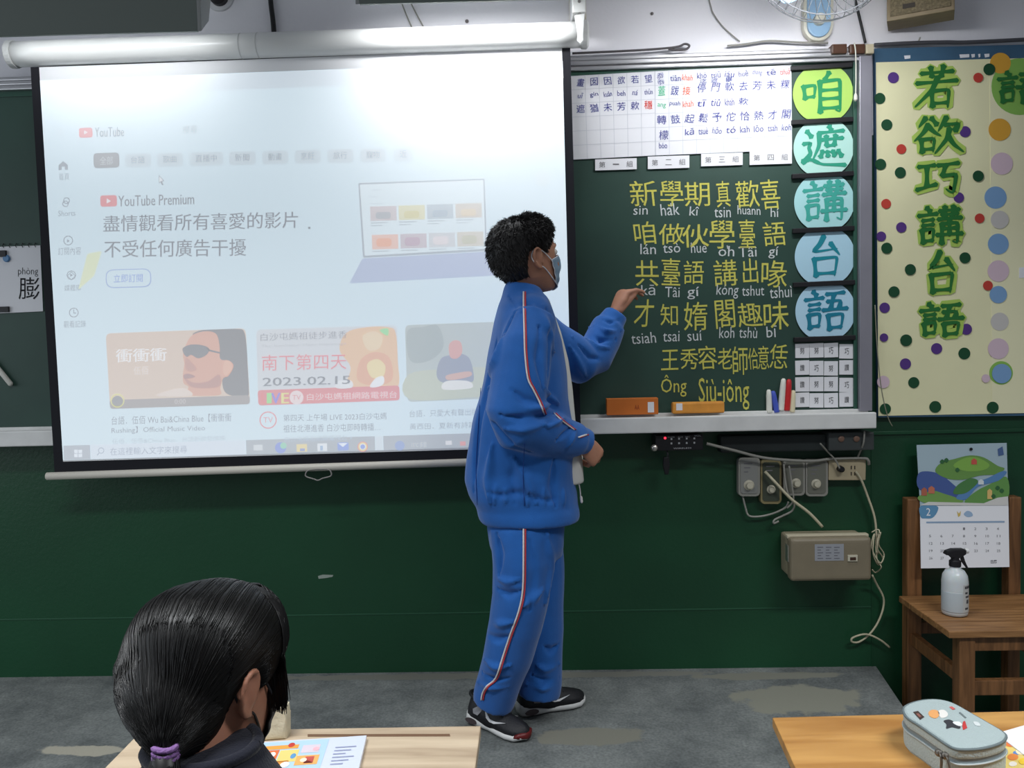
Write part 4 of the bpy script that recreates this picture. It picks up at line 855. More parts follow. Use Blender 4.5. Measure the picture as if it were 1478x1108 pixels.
# beige distribution box
db = thing('distribution_box', 'beige metal box with a paper label and a small socket on the green wall', 'electrical box', at(1198, 842, -0.06))
YD = -0.13
def dpts(o, Y, y0, y1):
    return [at(x, y, Y) for x, y in ((1140 + o, y0 + o), (1250 - o, y0 + o), (1258 - o, y0 + 8 + o), (1258 - o, y1 - o), (1156 + o, y1 - o), (1142 + o, y1 - 14 - o))]
a, b = at(1143, 838, YD), at(1257, 777, YD)
MB().box((a.x, -0.002, a.z), (b.x, -0.085, b.z), 0.012, 3).build('housing', mat('beige_metal_box', (150, 140, 116), 0.45, var=0.06, vscale=14), db)
MB().box((a.x - 0.004, -0.085, a.z - 0.004), (b.x + 0.004, YD, b.z + 0.004), 0.016, 4).build('door', mat('beige_metal_door', (128, 118, 98), 0.5, var=0.06, vscale=14), db)
MB().box((a.x - 0.006, -0.075, b.z - 0.004), (b.x + 0.006, -0.100, b.z + 0.008), 0.004).build('rim', mat('pale_rim_metal', (186, 178, 154), 0.4), db)
MB().box((a.x + 0.03, -0.002, a.z - 0.014), (b.x + 0.01, -0.04, a.z - 0.002), 0.002).build('bottom_flange', mat('beige_metal_box', (150, 140, 116), 0.45), db)
lb = MB(); box_px(lb, 1176, 785, 1218, 809, YD + 0.001, YD - 0.0006); lb = lb.build('paper_label', mat('grey_label', (150, 152, 158), 0.7), db)
m = MB()
for i in range(5):
    for j in range(3): box_px(m, 1180 + j * 12, 789 + i * 4, 1188 + j * 12 - (i % 2) * 3, 790 + i * 4, YD, YD - 0.0011)
m.build('label_lines', mat('label_ink', (104, 104, 112), 0.8), lb)
m = MB(); box_px(m, 1224, 801, 1238, 810, YD + 0.001, YD - 0.004, 0.0008); m.build('socket', mat('cream_knob', (196, 190, 170), 0.4), db)
m = MB(); box_px(m, 1227, 804, 1235.5, 808.5, YD, YD - 0.0046); m.build('socket_slot', mat('slot_brown', (66, 44, 34), 0.6), db)
m = MB(); q = at(1137, 797, -0.09); m.box(q + Vector((-0.006, -0.02, -0.028)), q + Vector((0.012, 0.01, 0.028)), 0.003); m.build('latch', mat('silver_metal', (206, 200, 190), 0.3, metal=0.85), db)
# loose cables
cable([(1072, 716, -0.02), (1076, 732, -0.02), (1081, 744, -0.02), (1098, 745, -0.02), (1118, 740, -0.02), (1134, 732, -0.03), (1138, 724, -0.035)], 0.0035, 'hanging_cable', GRYC, 'grey cable drooping from the first volume control')
cable([(1131, 668, -0.045), (1133, 690, -0.05), (1137, 712, -0.05), (1146, 726, -0.04), (1143, 737, -0.035), (1130, 744, -0.03), (1118, 750, -0.03), (1117, 755, -0.03), (1124, 752, -0.035)], 0.0035, 'hanging_cable', GRYC, 'grey cable with a hooked end hanging over the third volume control')
cable([(1139, 672, -0.055), (1143, 700, -0.055), (1145, 722, -0.05), (1136, 733, -0.045)], 0.003, 'hanging_cable', GRYC, 'short grey cable over the face of the third volume control')
cable([(1104, 680, -0.05), (1120, 697, -0.06), (1142, 720, -0.06), (1168, 740, -0.055), (1187, 760, -0.05)], 0.005, 'hanging_cable', BEIC, 'thick beige cable running from the yellowed volume control to the beige box')
cable([(1020, 640, -0.075), (1060, 650, -0.07), (1100, 660, -0.06), (1140, 664, -0.058), (1175, 665, -0.05), (1200, 662, -0.04), (1245, 661, -0.04), (1253, 664, -0.04), (1254, 670, -0.03)], 0.005, 'hanging_cable', GRYC, 'grey cable running along the tops of the volume controls to the socket strip')
cable([(1184, 640, -0.085), (1194, 651, -0.06), (1206, 664, -0.05), (1212, 676, -0.05)], 0.003, 'hanging_cable', GRYC, 'thin grey cable from the dark duct to the black plug')
cable([(1248, 622, -0.085), (1246, 640, -0.083), (1240, 655, -0.05), (1236, 664, -0.033)], 0.003, 'hanging_cable', GRYC, 'thin grey cable crossing the grey junction box')
cable([(1235, 680, -0.035), (1243, 692, -0.035), (1252, 715, -0.03), (1262, 745, -0.03), (1265, 772, -0.03), (1266, 800, -0.03)], 0.004, 'hanging_cable', BEIC, 'beige cable hanging from the socket strip to the bundle beside the beige box')
cc = [(1258, 768), (1269, 765), (1266, 790), (1274, 805), (1268, 815), (1260, 798), (1262, 770), (1258, 790), (1270, 812), (1276, 800), (1268, 785), (1271, 768), (1264, 780), (1266, 808), (1272, 818), (1264, 826), (1259, 822)]
cable([(x, y, -0.05 - 0.012 * (i % 3)) for i, (x, y) in enumerate(cc)], 0.0022, 'cable_bundle', BEIC, 'bundled beige cord tied beside the beige box', 'cable bundle')
cable([(1259, 830, -0.06), (1266, 844, -0.03), (1275, 862, -0.02), (1274, 880, -0.02), (1266, 900, -0.02), (1254, 916, -0.02), (1240, 926, -0.02), (1230, 926, -0.025), (1231, 920, -0.03), (1250, 915, -0.03), (1270, 923, -0.025), (1284, 934, -0.02)], 0.0035, 'hanging_cable', BEIC, 'beige cable curling down the green wall below the beige box')
m = MB(); m.prism([at(x, y, 0) for x, y in ((459, 831), (466, 829), (481, 829.5), (480, 832), (470, 834), (460, 835))], (0, -0.0006, 0)); m.build('paint_chip', mat('chipped_plaster', (150, 160, 150), 0.9), label='small pale chip in the green wall paint below the projection screen', cat='paint chip')

# ------------------------------------------------------------------ wooden chair with calendar and spray bottle
CH = wood('chair_wood', (92, 62, 36), (136, 94, 58), 5, (14, 14, 1.2)); CHS = wood('chair_seat_wood', (116, 80, 46), (164, 120, 76), 5, (1.2, 14, 14))
zs_ = 0.43; bl = atz(1310, 868, zs_); fl = atz(1346, 912, zs_)
xL = at(1310, 800, -0.075).x; xLr = at(1331, 800, -0.075).x; xR = at(1474, 800, -0.075).x; xRl = at(1456, 800, -0.075).x; ztop = at(1320, 720, -0.075).z
chair = thing('wooden_chair', 'brown wooden chair with a plank seat against the green wall under the calendar', 'chair', ((xL + xR) / 2, -0.22, 0))
for a, b in ((xL, xLr), (xRl, xR)): MB().box((a, -0.075, 0), (b, -0.032, ztop), 0.004).build('back_post', CH, chair)
yf = fl.y; xfl = fl.x; xfr = xR + 0.03 + (fl.x - bl.x) * 0
fx0 = xfl
m = MB()
nn = 4; yb_ = -0.080
for k in range(nn):
    y0 = yb_ + (yf - yb_) * k / nn; y1 = yb_ + (yf - yb_) * (k + 1) / nn - 0.003 * (-1 if yf < yb_ else 1) * 0
    m.box((bl.x - 0.002, y0 - 0.0015, zs_ - 0.02), (xR + 0.028, y1 + 0.0015, zs_), 0.003)
m.build('seat', CHS, chair)
# front legs, aprons and rails
for a in (xL + 0.004, xR - 0.020): MB().box((a, yf + 0.012, 0), (a + 0.046, yf + 0.056, zs_ - 0.02), 0.004).build('front_leg', CH, chair)
MB().box((xL + 0.05, yf + 0.018, zs_ - 0.065), (xR - 0.02, yf + 0.036, zs_ - 0.02), 0.002).build('apron', CH, chair)
for z in (0.295,): MB().box((xL + 0.046, -0.066, z), (xRl + 0.004, -0.044, z + 0.04), 0.003).build('back_rail', CH, chair)
MB().box((xL + 0.046, yf + 0.022, 0.23), (xR - 0.018, yf + 0.044, 0.275), 0.003).build('front_rail', CH, chair)
for x in (xL + 0.012, xR - 0.03): MB().box((x, yf + 0.05, 0.26), (x + 0.022, -0.07, 0.30), 0.003).build('side_rail', CH, chair)
for z0, z1 in ((ztop - 0.085, ztop - 0.02),): MB().box((xLr - 0.004, -0.062, z0), (xRl + 0.004, -0.044, z1), 0.003).build('back_slat', CH, chair)

def yc(y): return -0.046 - (y - 640) / 180 * 0.072
cl = thing('wall_calendar', 'paper calendar with an island picture hanging over the wooden chair back', 'calendar', at(1392, 640, -0.05))
C4 = lambda off: (lambda x, y: at(x, y, yc(y) - off))
P = C4(0)
MB().prism([P(x, y) for x, y in ((1323, 642), (1453, 639), (1455.6, 729), (1328, 730))], (0, 0.0012, 0)).build('picture_sheet', mat('calendar_sky', (160, 180, 190), 0.6), cl)
def blob(name, rgb, pts, off, smooth=True, parent=cl, label=None):
    Q = C4(off); v = catmull([(a, b, 0) for a, b in pts], 4, True) if smooth else [Vector((a, b, 0)) for a, b in pts]
    MB().poly([Q(p.x, p.y) for p in v]).build(name, mat(name + '_%d_%d_%d' % rgb, rgb, 0.6), parent, label=label)
blob('printed_sea', (66, 88, 146), [(1325, 684), (1340, 680), (1360, 686), (1385, 706), (1400, 712), (1390, 722), (1360, 716), (1327, 706)], 0.0012)
blob('printed_river', (84, 128, 176), [(1380, 718), (1400, 700), (1425, 690), (1446, 680), (1453, 682), (1440, 694), (1412, 702), (1395, 720)], 0.0016)
blob('printed_island', (100, 142, 70), [(1350, 680), (1358, 668), (1378, 662), (1400, 657), (1420, 660), (1440, 672), (1450, 676), (1440, 684), (1415, 686), (1390, 692), (1366, 690)], 0.0014)
blob('printed_island', (124, 168, 74), [(1376, 672), (1392, 661), (1410, 660), (1428, 670), (1420, 678), (1396, 680)], 0.0018)
blob('printed_shore', (70, 120, 66), [(1376, 712), (1382, 700), (1400, 690), (1412, 694), (1404, 704), (1392, 712)], 0.0018); blob('printed_shore', (96, 144, 74), [(1392, 724), (1410, 708), (1430, 698), (1453, 688), (1455, 718), (1430, 724), (1410, 728)], 0.0014)
blob('printed_shore', (112, 152, 78), [(1326, 716), (1345, 708), (1362, 712), (1390, 722), (1380, 726), (1340, 726), (1327, 722)], 0.0015); blob('printed_beach', (206, 204, 200), [(1328, 729), (1340, 724), (1380, 725), (1420, 726), (1440, 718), (1455, 716), (1455.4, 729)], 0.0022, False)
for x, y, w_, h, c in ((1330, 706, 8, 9, (170, 96, 74)), (1340, 704, 9, 8, (190, 110, 84)), (1425, 708, 7, 12, (214, 178, 110)), (1402, 664, 8, 6, (190, 84, 70)), (1412, 694, 8, 5, (206, 214, 216))): blob('printed_house', c, [(x, y), (x + w_ / 2, y - 3), (x + w_, y), (x + w_, y + h), (x, y + h)], 0.0026, False)
for x, y in ((1440, 704), (1446, 708), (1360, 666), (1366, 664), (1382, 678), (1434, 716)): blob('printed_tree', (46, 96, 54), [(x - 3.4, y), (x, y - 3.4), (x + 3.4, y), (x, y + 3.2)], 0.0028)
blob('printed_sign', (70, 96, 140), [(1440, 648), (1447, 644), (1449, 656), (1441, 658)], 0.0014, False)
pg = MB().prism([C4(0.001)(x, y) for x, y in ((1328, 730), (1455.6, 729), (1457, 818), (1329.4, 820))], (0, 0.002, 0)).build('month_page', PAPER, cl)
blob('month_badge', (92, 142, 178), [(1328.5, 730), (1352, 730), (1353, 738), (1346, 747), (1336, 748), (1329, 746)], 0.0016, True, pg)
m = MB(); put_text(m, '2', 1337, 733, 1343, 744, C4(0.0022)); m.build('month_number', PAPER, pg)
blob('logo_mark', (206, 178, 96), [(1381, 737), (1384, 741), (1387, 737), (1386, 744), (1383, 746)], 0.0016, False, pg); blob('logo_mark', (150, 176, 204), [(1391, 742), (1396, 737), (1402, 739), (1404, 744), (1397, 746)], 0.0016, True, pg)
blob('weekday_line', (140, 164, 190), [(1337, 752.5), (1450, 751.5), (1450, 754), (1337, 755)], 0.0016, False, pg)
Q = C4(0.0016)
for r_ in range(5):
    for c_ in range(7):
        k = r_ * 7 + c_ - 2
        if 1 <= k <= 28:
            m = MB(); put_text(m, str(k), 1341 + c_ * 16.3, 761 + r_ * 10.6, 1344 + c_ * 16.3 + (2 if k > 9 else 0), 764.6 + r_ * 10.6, Q); m.build('day_number', mat('grey_print', (120, 118, 122), 0.8), pg)
m = MB(); put_text(m, '日曆', 1430, 808, 1439, 813, Q, offset=0.02); m.build('footer_mark', DARKI, pg)
MB().lathe(at(1390, 645, -0.001), (0, -1, 0), [(0.002, 0), (0.002, 0.05), (0.005, 0.051), (0.005, 0.053)], 10).build('nail', BLK, cl)

bt = atz(1378, 886, zs_) + Vector((0, 0, 0.0006))
sbt = thing('spray_bottle', 'translucent white spray bottle with a black trigger head on the wooden chair seat', 'spray bottle', bt)
MB().lathe(bt, (0, 0, 1), [(0.030, 0), (0.036, 0.003), (0.0375, 0.012), (0.0375, 0.105), (0.035, 0.122), (0.027, 0.136), (0.016, 0.143), (0.014, 0.152)], 32).build('bottle', mat('frosted_plastic', (206, 212, 214), 0.3, 0.5, sss=0.25), sbt, smooth=True)
MB().lathe(bt, (0, 0, 1), [(0.0376, 0.013), (0.0378, 0.016), (0.0378, 0.074), (0.0376, 0.075)], 32).build('liquid', mat('clear_liquid', (184, 192, 196), 0.3), sbt, smooth=True)
MB().lathe(bt + Vector((0, 0, 0.150)), (0, 0, 1), [(0.017, 0), (0.017, 0.016), (0.012, 0.02), (0.012, 0.03)], 24).build('collar', BLK, sbt)
m = MB(); h = bt + Vector((0, 0, 0.178))
m.prism([h + Vector((x, -0.011, z)) for x, z in ((-0.033, 0.010), (-0.028, 0.020), (-0.01, 0.026), (0.022, 0.026), (0.03, 0.022), (0.03, 0.010), (0.014, 0.006), (0.012, -0.002), (-0.012, -0.002), (-0.018, 0.006))], (0, 0.022, 0), 0.004)
m.build('trigger_head', BLK, sbt)
MB().prism([h + Vector((x, -0.005, z)) for x, z in ((0.012, 0.008), (0.022, 0.01), (0.026, -0.012), (0.040, -0.036), (0.036, -0.038), (0.02, -0.016))], (0, 0.010, 0), 0.002).build('trigger', BLK, sbt)
MB().lathe(h + Vector((0.029, 0, 0.018)), (1, 0, 0), [(0.008, 0), (0.008, 0.01), (0.005, 0.012)], 14).build('nozzle', mat('white_nozzle', (220, 220, 220), 0.4), sbt, label='white nozzle')
m = MB(); seg = 12; a0, a1 = radians(-80), radians(-25); rl = 0.0379; ring0 = []
for z in (0.015, 0.10): ring0.append([m.bm.verts.new(bt + Vector((rl * cos(a0 + (a1 - a0) * k / seg), rl * sin(a0 + (a1 - a0) * k / seg), z))) for k in range(seg + 1)])
for k in range(seg): m.bm.faces.new((ring0[0][k], ring0[0][k + 1], ring0[1][k + 1], ring0[1][k]))
lab_ = m.build('paper_label', mat('bottle_label', (190, 192, 190), 0.7), sbt)
m = MB()
for j, (za, zb, f0, f1) in enumerate(((0.088, 0.096, 0.15, 0.95), (0.072, 0.078, 0.2, 0.5), (0.060, 0.066, 0.25, 0.7), (0.042, 0.054, 0.35, 0.65), (0.024, 0.030, 0.2, 0.6))):
    for k in range(4):
        b0 = a0 + (a1 - a0) * (f0 + (f1 - f0) * k / 4); b1 = a0 + (a1 - a0) * (f0 + (f1 - f0) * (k + 0.9) / 4)
        m.poly([bt + Vector((0.0382 * cos(b), 0.0382 * sin(b), z)) for b, z in ((b0, za), (b1, za), (b1, zb), (b0, zb))])
m.build('label_print', DARKI, lab_)

# ------------------------------------------------------------------ school desks
ZD = 0.66
LW = wood('pale_desk_wood', (168, 146, 120), (204, 184, 156), 3.5, (1.2, 9, 9), 0.5); OW = wood('orange_desk_wood', (166, 114, 56), (204, 154, 88), 3.0, (1.2, 8, 8), 0.4)
STEEL = mat('grey_desk_steel', (110, 116, 120), 0.4, metal=0.4); EDG = mat('dark_desk_edge', (92, 70, 48), 0.6)
def desk(FL, FR, NL, NR, top, label, groove=None, edge=None):
    c = (FL + FR + NL + NR) / 4
    t = thing('school_desk', label, 'desk', (c.x, c.y, 0), 'pupils desks')
    MB().prism([FL, FR, NR, NL], (0, 0, -0.018), 0.002).build('desk_top', top, t)
    if groove:
        g = MB(); g.prism([p + Vector((0, 0, 0.0004)) for p in groove], (0, 0, -0.0006)); g.build('pencil_groove', mat('groove_brown', (110, 82, 60), 0.7), t)
    ins = lambda p, k: p.lerp(c, k)
    m = MB()
    a, b, d, e = [ins(p, 0.30) for p in (FL, FR, NR, NL)]
    m.prism([Vector((p.x, p.y, ZD - 0.10)) for p in (a, b, d, e)], (0, 0, 0.08)); m.build('book_tray', STEEL, t)
    for p in (FL, FR, NL, NR):
        q = ins(p, 0.12); m = MB(); m.tube([Vector((q.x, q.y, 0.0)), Vector((q.x, q.y, ZD - 0.02))], 0.013, 12); m.build('leg', STEEL, t)
    return t
dFL, dFR = atz(203, 1055, ZD), atz(694, 1047, ZD)
dn = atz(686, 1108, ZD) - dFR; dNR = dFR + dn * (0.40 / dn.length); dn2 = atz(151, 1108, ZD) - dFL; dNL = dFL + dn2 * (0.40 / dn2.length)
gr = [atz(444, 1059.5, ZD), atz(649, 1059, ZD), atz(650, 1062.5, ZD), atz(444, 1063, ZD)]
desk(dFL, dFR, dNL, dNR, LW, 'pale wooden school desk with a pencil groove in front of the girl', gr)
eFL = atz(1115, 1035, ZD); e2 = atz(1478, 1025.5, ZD); ef = (e2 - eFL).normalized() * 0.60; en = atz(1148, 1108, ZD) - eFL; en = en.normalized() * 0.40
desk(eFL, eFL + ef, eFL + en, eFL + ef + en, OW, 'orange brown wooden school desk carrying the grey pencil case')

# workbook on the pale desk
wb = thing('workbook', 'workbook with a colourful cover lying on the pale desk beside the girl', 'book', atz(450, 1095, ZD))
TRc, TLc = atz(529, 1061, ZD + 0.008), atz(372, 1071, ZD + 0.008); BRc = atz(517, 1112, ZD + 0.008)
dv = (BRc - TRc).normalized() * 0.21; 
MB().prism([p + Vector((0, 0, -0.0005)) for p in (TLc, TRc, TRc + dv, TLc + dv)], (0, 0, -0.0072)).build('page_block', PAPER, wb)
cv = MB().prism([p + Vector((0, 0, 0.0)) for p in (TLc, TRc, TRc + dv, TLc + dv)], (0, 0, -0.0006)).build('cover', mat('book_cover_lavender', (206, 212, 228), 0.45), wb)
def onbook(name, rgb, u0, v0, u1, v1, l=1, n=0, parent=cv):
    f = lambda u, v: TLc + (TRc - TLc) * u + dv * v + Vector((0, 0, 0.0003 * l))
    if n: pts = [f((u0 + u1) / 2 + (u1 - u0) / 2 * cos(2 * pi * k / n), (v0 + v1) / 2 + (v1 - v0) / 2 * sin(2 * pi * k / n)) for k in range(n)]
    else: pts = [f(u0, v0), f(u0, v1), f(u1, v1), f(u1, v0)]
    MB().poly(pts).build(name, mat('book_%d_%d_%d' % rgb, rgb, 0.5), parent)
onbook('cover_sky', (176, 206, 226), 0.05, 0.02, 0.66, 1.0)
for q in (((232, 160, 70), 0.10, 0.08, 0.40, 0.14), ((222, 110, 60), 0.08, 0.15, 0.24, 0.30), ((240, 206, 120), 0.25, 0.16, 0.42, 0.34), ((232, 150, 64), 0.10, 0.32, 0.36, 0.40), ((214, 200, 210), 0.44, 0.10, 0.60, 0.22), ((236, 172, 96), 0.42, 0.26, 0.62, 0.40), ((216, 96, 84), 0.50, 0.28, 0.58, 0.38), ((186, 214, 130), 0.28, 0.44, 0.44, 0.52), ((240, 214, 90), 0.10, 0.46, 0.26, 0.60), ((226, 120, 70), 0.46, 0.46, 0.62, 0.62), ((120, 170, 210), 0.12, 0.62, 0.4, 0.8)): onbook('cover_picture', q[0], *q[1:], l=2)
for q in (((246, 236, 226), 0.16, 0.18, 0.22, 0.26), ((196, 60, 50), 0.30, 0.05, 0.36, 0.12), ((246, 226, 200), 0.46, 0.30, 0.52, 0.36), ((90, 150, 196), 0.36, 0.22, 0.41, 0.30), ((246, 240, 230), 0.30, 0.34, 0.38, 0.42), ((240, 180, 190), 0.54, 0.14, 0.60, 0.20)): onbook('cover_picture', q[0], *q[1:], l=3, n=14)
for k in range(6): onbook('cover_text', (150, 156, 186), 0.74, 0.16 + k * 0.05, 0.93 - 0.04 * (k % 3), 0.175 + k * 0.05, l=2)
# cream pouch standing at the far edge of the pale desk
b0 = atz(362, 1071, ZD); b1 = atz(413, 1067, ZD); up = Vector((0, 0, 1))
m = MB(); W_ = b1 - b0
m.prism([b0, b1, b1 + up * 0.035 + W_ * 0.01, b1 + up * 0.052 - W_ * 0.0, b0 + W_ * 0.55 + up * 0.058, b0 + up * 0.05], (0, 0.03, 0), 0.006, 3)
m.build('paper_pouch', mat('cream_paper', (208, 198, 172), 0.8, var=0.08, vscale=30, bump=0.5, bscale=40), smooth=False, label='cream paper pouch standing on the pale desk behind the chin of the girl', cat='pouch')

# grey pencil case
ZC = ZD + 0.056
PCT = [(1303, 1020), (1312, 1013), (1330, 1008), (1352, 1007), (1374, 1012), (1400, 1026), (1430, 1043), (1450, 1055), (1453, 1062), (1444, 1070), (1420, 1077), (1392, 1079), (1374, 1076), (1352, 1062), (1326, 1044), (1308, 1032)]
top = [atz(x, y, ZC) for x, y in PCT]; cen = sum(top, Vector()) / len(top); ctr = Vector((cen.x, cen.y, ZD))
pcs = thing('pencil_case', 'grey zipped pencil case with printed stickers on the orange brown desk', 'pencil case', ctr)
top = [Vector(p) for p in catmull(top, 4, True)]
GC = mat('grey_case_fabric', (166, 180, 180), 0.75, 0.2, bump=0.3, bscale=300, sheen=0.2); GC2 = mat('dark_case_piping', (104, 116, 118), 0.7)
def inset(k, z): return [Vector((cen.x + (p.x - cen.x) * k, cen.y + (p.y - cen.y) * k, z)) for p in top]
def stackm(rings, mtl, nm, cap0=True, cap1=True):
    m = MB(); R_ = [[m.bm.verts.new(p) for p in r] for r in rings]; n = len(top)
    for a, b in zip(R_, R_[1:]):
        for k in range(n): m.bm.faces.new((a[k], a[(k + 1) % n], b[(k + 1) % n], b[k]))
    if cap0: m.bm.faces.new(R_[0][::-1])
    if cap1: m.bm.faces.new(R_[-1])
    return m.build(nm, mtl, pcs, smooth=False)
stackm([inset(k, ZD + z) for k, z in ((0.93, 0.0), (0.975, 0.004), (0.985, 0.012), (0.985, 0.028), (0.975, 0.032))], GC, 'body')
stackm([inset(k, ZD + z) for k, z in ((0.972, 0.032), (0.962, 0.034), (0.962, 0.037), (0.972, 0.039))], mat('zip_tape', (120, 130, 132), 0.6), 'zip')
stackm([inset(k, ZD + z) for k, z in ((0.98, 0.039), (0.99, 0.042), (0.99, 0.050), (0.965, 0.0545), (0.93, 0.056), (0.5, 0.0565))], GC, 'lid')
m = MB(); q = inset(0.985, ZD + 0.0525); m.tube(q + [q[0]], 0.0022, 6, cap=False); m.build('piping', GC2, pcs, smooth=True)
m = MB(); q = inset(1.0, ZD + 0.031); m.tube(q + [q[0]], 0.0014, 6, cap=False); m.build('zip_piping', mat('pale_piping', (176, 184, 184), 0.6), pcs, smooth=True)
for x, y, dx in ((1352, 1083, -1), (1361, 1087, 1.6)):
    p0 = atz(x, y, ZC - 0.010); p1 = p0 + Vector((0, -0.012, 0.0))
    m = MB(); m.tube(catmull([p1 + Vector((0, 0.010, 0)), p1, p1 + Vector((0.001 * dx, -0.004, -0.012)), p1 + Vector((0.003 * dx, -0.004, -0.036))], 4), (0.0042, 0.0016), 8); m.ball(p1 + Vector((0, 0.006, 0)), 0.0055, 10)
    m.build('zip_pull', mat('gunmetal', (112, 108, 102), 0.35, metal=0.7), pcs)
def sticker(name, rgb, pts, sm=True, l=0):
    v = catmull([(a, b, 0) for a, b in pts], 4, True) if sm else [Vector((a, b, 0)) for a, b in pts]
    MB().prism([atz(p.x, p.y, ZD + 0.0572 + 0.0002 * l) for p in v], (0, 0, -0.0004)).build(name, mat('print_%d_%d_%d' % rgb, rgb, 0.6), pcs)
sticker('sticker', (66, 50, 46), [(1318, 1027), (1325, 1025.5), (1334, 1034), (1328, 1038)], False); sticker('sticker', (140, 90, 80), [(1322, 1029.5), (1325.5, 1029), (1330, 1033.5), (1327, 1034.5)], False, 1)
sticker('sticker', (224, 160, 100), [(1340, 1028), (1345, 1024), (1353, 1025), (1356, 1031), (1351, 1036), (1343, 1034)]); sticker('sticker', (226, 222, 216), [(1354, 1026), (1362, 1024), (1368, 1029), (1366, 1034), (1358, 1035)])
sticker('sticker', (200, 96, 92), [(1370, 1019.5), (1374, 1019), (1379, 1022.5), (1375, 1024)], False); sticker('sticker', (54, 54, 60), [(1362, 1040), (1370, 1038), (1378, 1042), (1386, 1048), (1384, 1051), (1374, 1049), (1366, 1051), (1366, 1045)])
sticker('sticker', (226, 226, 226), [(1375, 1042), (1384, 1041), (1389, 1046), (1383, 1047)], True, 1); sticker('sticker', (190, 60, 60), [(1390, 1041), (1393, 1040), (1396, 1050), (1390, 1053), (1389, 1047)], False); sticker('sticker', (110, 120, 122), [(1384, 1028), (1386, 1027), (1395, 1035), (1393, 1036)], False); sticker('sticker', (206, 212, 212), [(1405, 1041), (1412, 1042), (1415, 1047), (1408, 1046)])
# papers beside the pencil case
pz = [atz(x, y, ZD + 0.006) for x, y in ((1438, 1058), (1500, 1040), (1560, 1080), (1480, 1090))]
MB().prism(pz, (0, 0, -0.0015)).build('loose_paper', PAPER, label='white paper sheet lying on the colourful book beside the pencil case', cat='paper sheet')
ob = thing('picture_book', 'colourful book partly hidden behind the grey pencil case', 'book', atz(1490, 1090, ZD))
z5 = [atz(x, y, ZD + 0.004) for x, y in ((1440, 1062), (1530, 1050), (1600, 1110), (1440, 1135))]
cv2 = MB().prism(z5, (0, 0, -0.0035)).build('cover', mat('book_yellow', (232, 206, 120), 0.5), ob)
for rgb, x, y, r in (((226, 120, 60), 1459, 1072, 9), ((240, 226, 190), 1474, 1084, 8), ((232, 140, 70), 1462, 1092, 8), ((90, 140, 200), 1467, 1086, 5), ((240, 200, 60), 1478, 1098, 8), ((210, 70, 60), 1474, 1074, 4), ((240, 232, 220), 1462, 1102, 6)):
    MB().poly([atz(x + r * cos(2 * pi * k / 14), y + r * 0.6 * sin(2 * pi * k / 14), ZD + 0.0043 + 0.0002 * (x % 3)) for k in range(14)]).build('cover_picture', mat('book_%d_%d_%d' % rgb, rgb, 0.5), cv2)
# ------------------------------------------------------------------ people
import numpy as np
from mathutils.bvhtree import BVHTree
def fuse(mb, voxel, smooth=4, fac=0.5):
    "grow one continuous skin over overlapping closed forms"
    me = mb.mesh('form'); o = bpy.data.objects.new('form', me); COL.objects.link(o)
    r = o.modifiers.new('r', 'REMESH'); r.mode = 'VOXEL'; r.voxel_size = voxel; r.adaptivity = 0
    s = o.modifiers.new('s', 'SMOOTH'); s.factor = fac; s.iterations = smooth
    dg = bpy.context.evaluated_depsgraph_get(); out = bpy.data.meshes.new_from_object(o.evaluated_get(dg))
    bpy.data.objects.remove(o); bpy.data.meshes.remove(me)
    out.polygons.foreach_set('use_smooth', [True] * len(out.polygons))
    return out
def co_np(me):
    a = np.empty(len(me.vertices) * 3, np.float32); me.vertices.foreach_get('co', a); return a.reshape(-1, 3)
def no_np(me):
    a = np.empty(len(me.vertices) * 3, np.float32); me.vertices.foreach_get('normal', a); return a.reshape(-1, 3)
def bvh(me): return BVHTree.FromPolygons([v.co for v in me.vertices], [p.vertices for p in me.polygons])
def ray(tree, px, py, Y=-0.4):
    d = (at(px, py, Y) - CAM).normalized(); h = tree.ray_cast(CAM, d)
    return (h[0], h[1]) if h[0] is not None else (at(px, py, Y), Vector((0, -1, 0)))
def displace(me, folds, amp_noise=0.0, nscale=(1, 1, 1)):
    "folds: (list of 3D points, height, width)"
    P = co_np(me).astype(np.float64); N = no_np(me).astype(np.float64); d = np.zeros(len(P))
    for pts, amp, wd in folds:
        best = np.full(len(P), 1e9); L = len(pts) - 1
        for i in range(L):
            a = np.array(pts[i]); b = np.array(pts[i + 1]); ab = b - a; l2 = (ab @ ab) + 1e-12
            t = np.clip(((P - a) @ ab) / l2, 0, 1); q = a + t[:, None] * ab
            tt = (i + t) / L; taper = np.sin(np.pi * np.clip(tt, 0.06, 0.94))
            dist = np.linalg.norm(P - q, axis=1) / np.maximum(taper, 0.2)
            best = np.minimum(best, dist)
        d += amp * np.exp(-(best / wd) ** 2)
    if amp_noise:
        d += amp_noise * np.array([noise.noise(Vector((p[0] * nscale[0], p[1] * nscale[1], p[2] * nscale[2]))) for p in P])
    d *= 2.0
    me.vertices.foreach_set('co', (P + N * d[:, None]).astype(np.float32).ravel()); me.update()

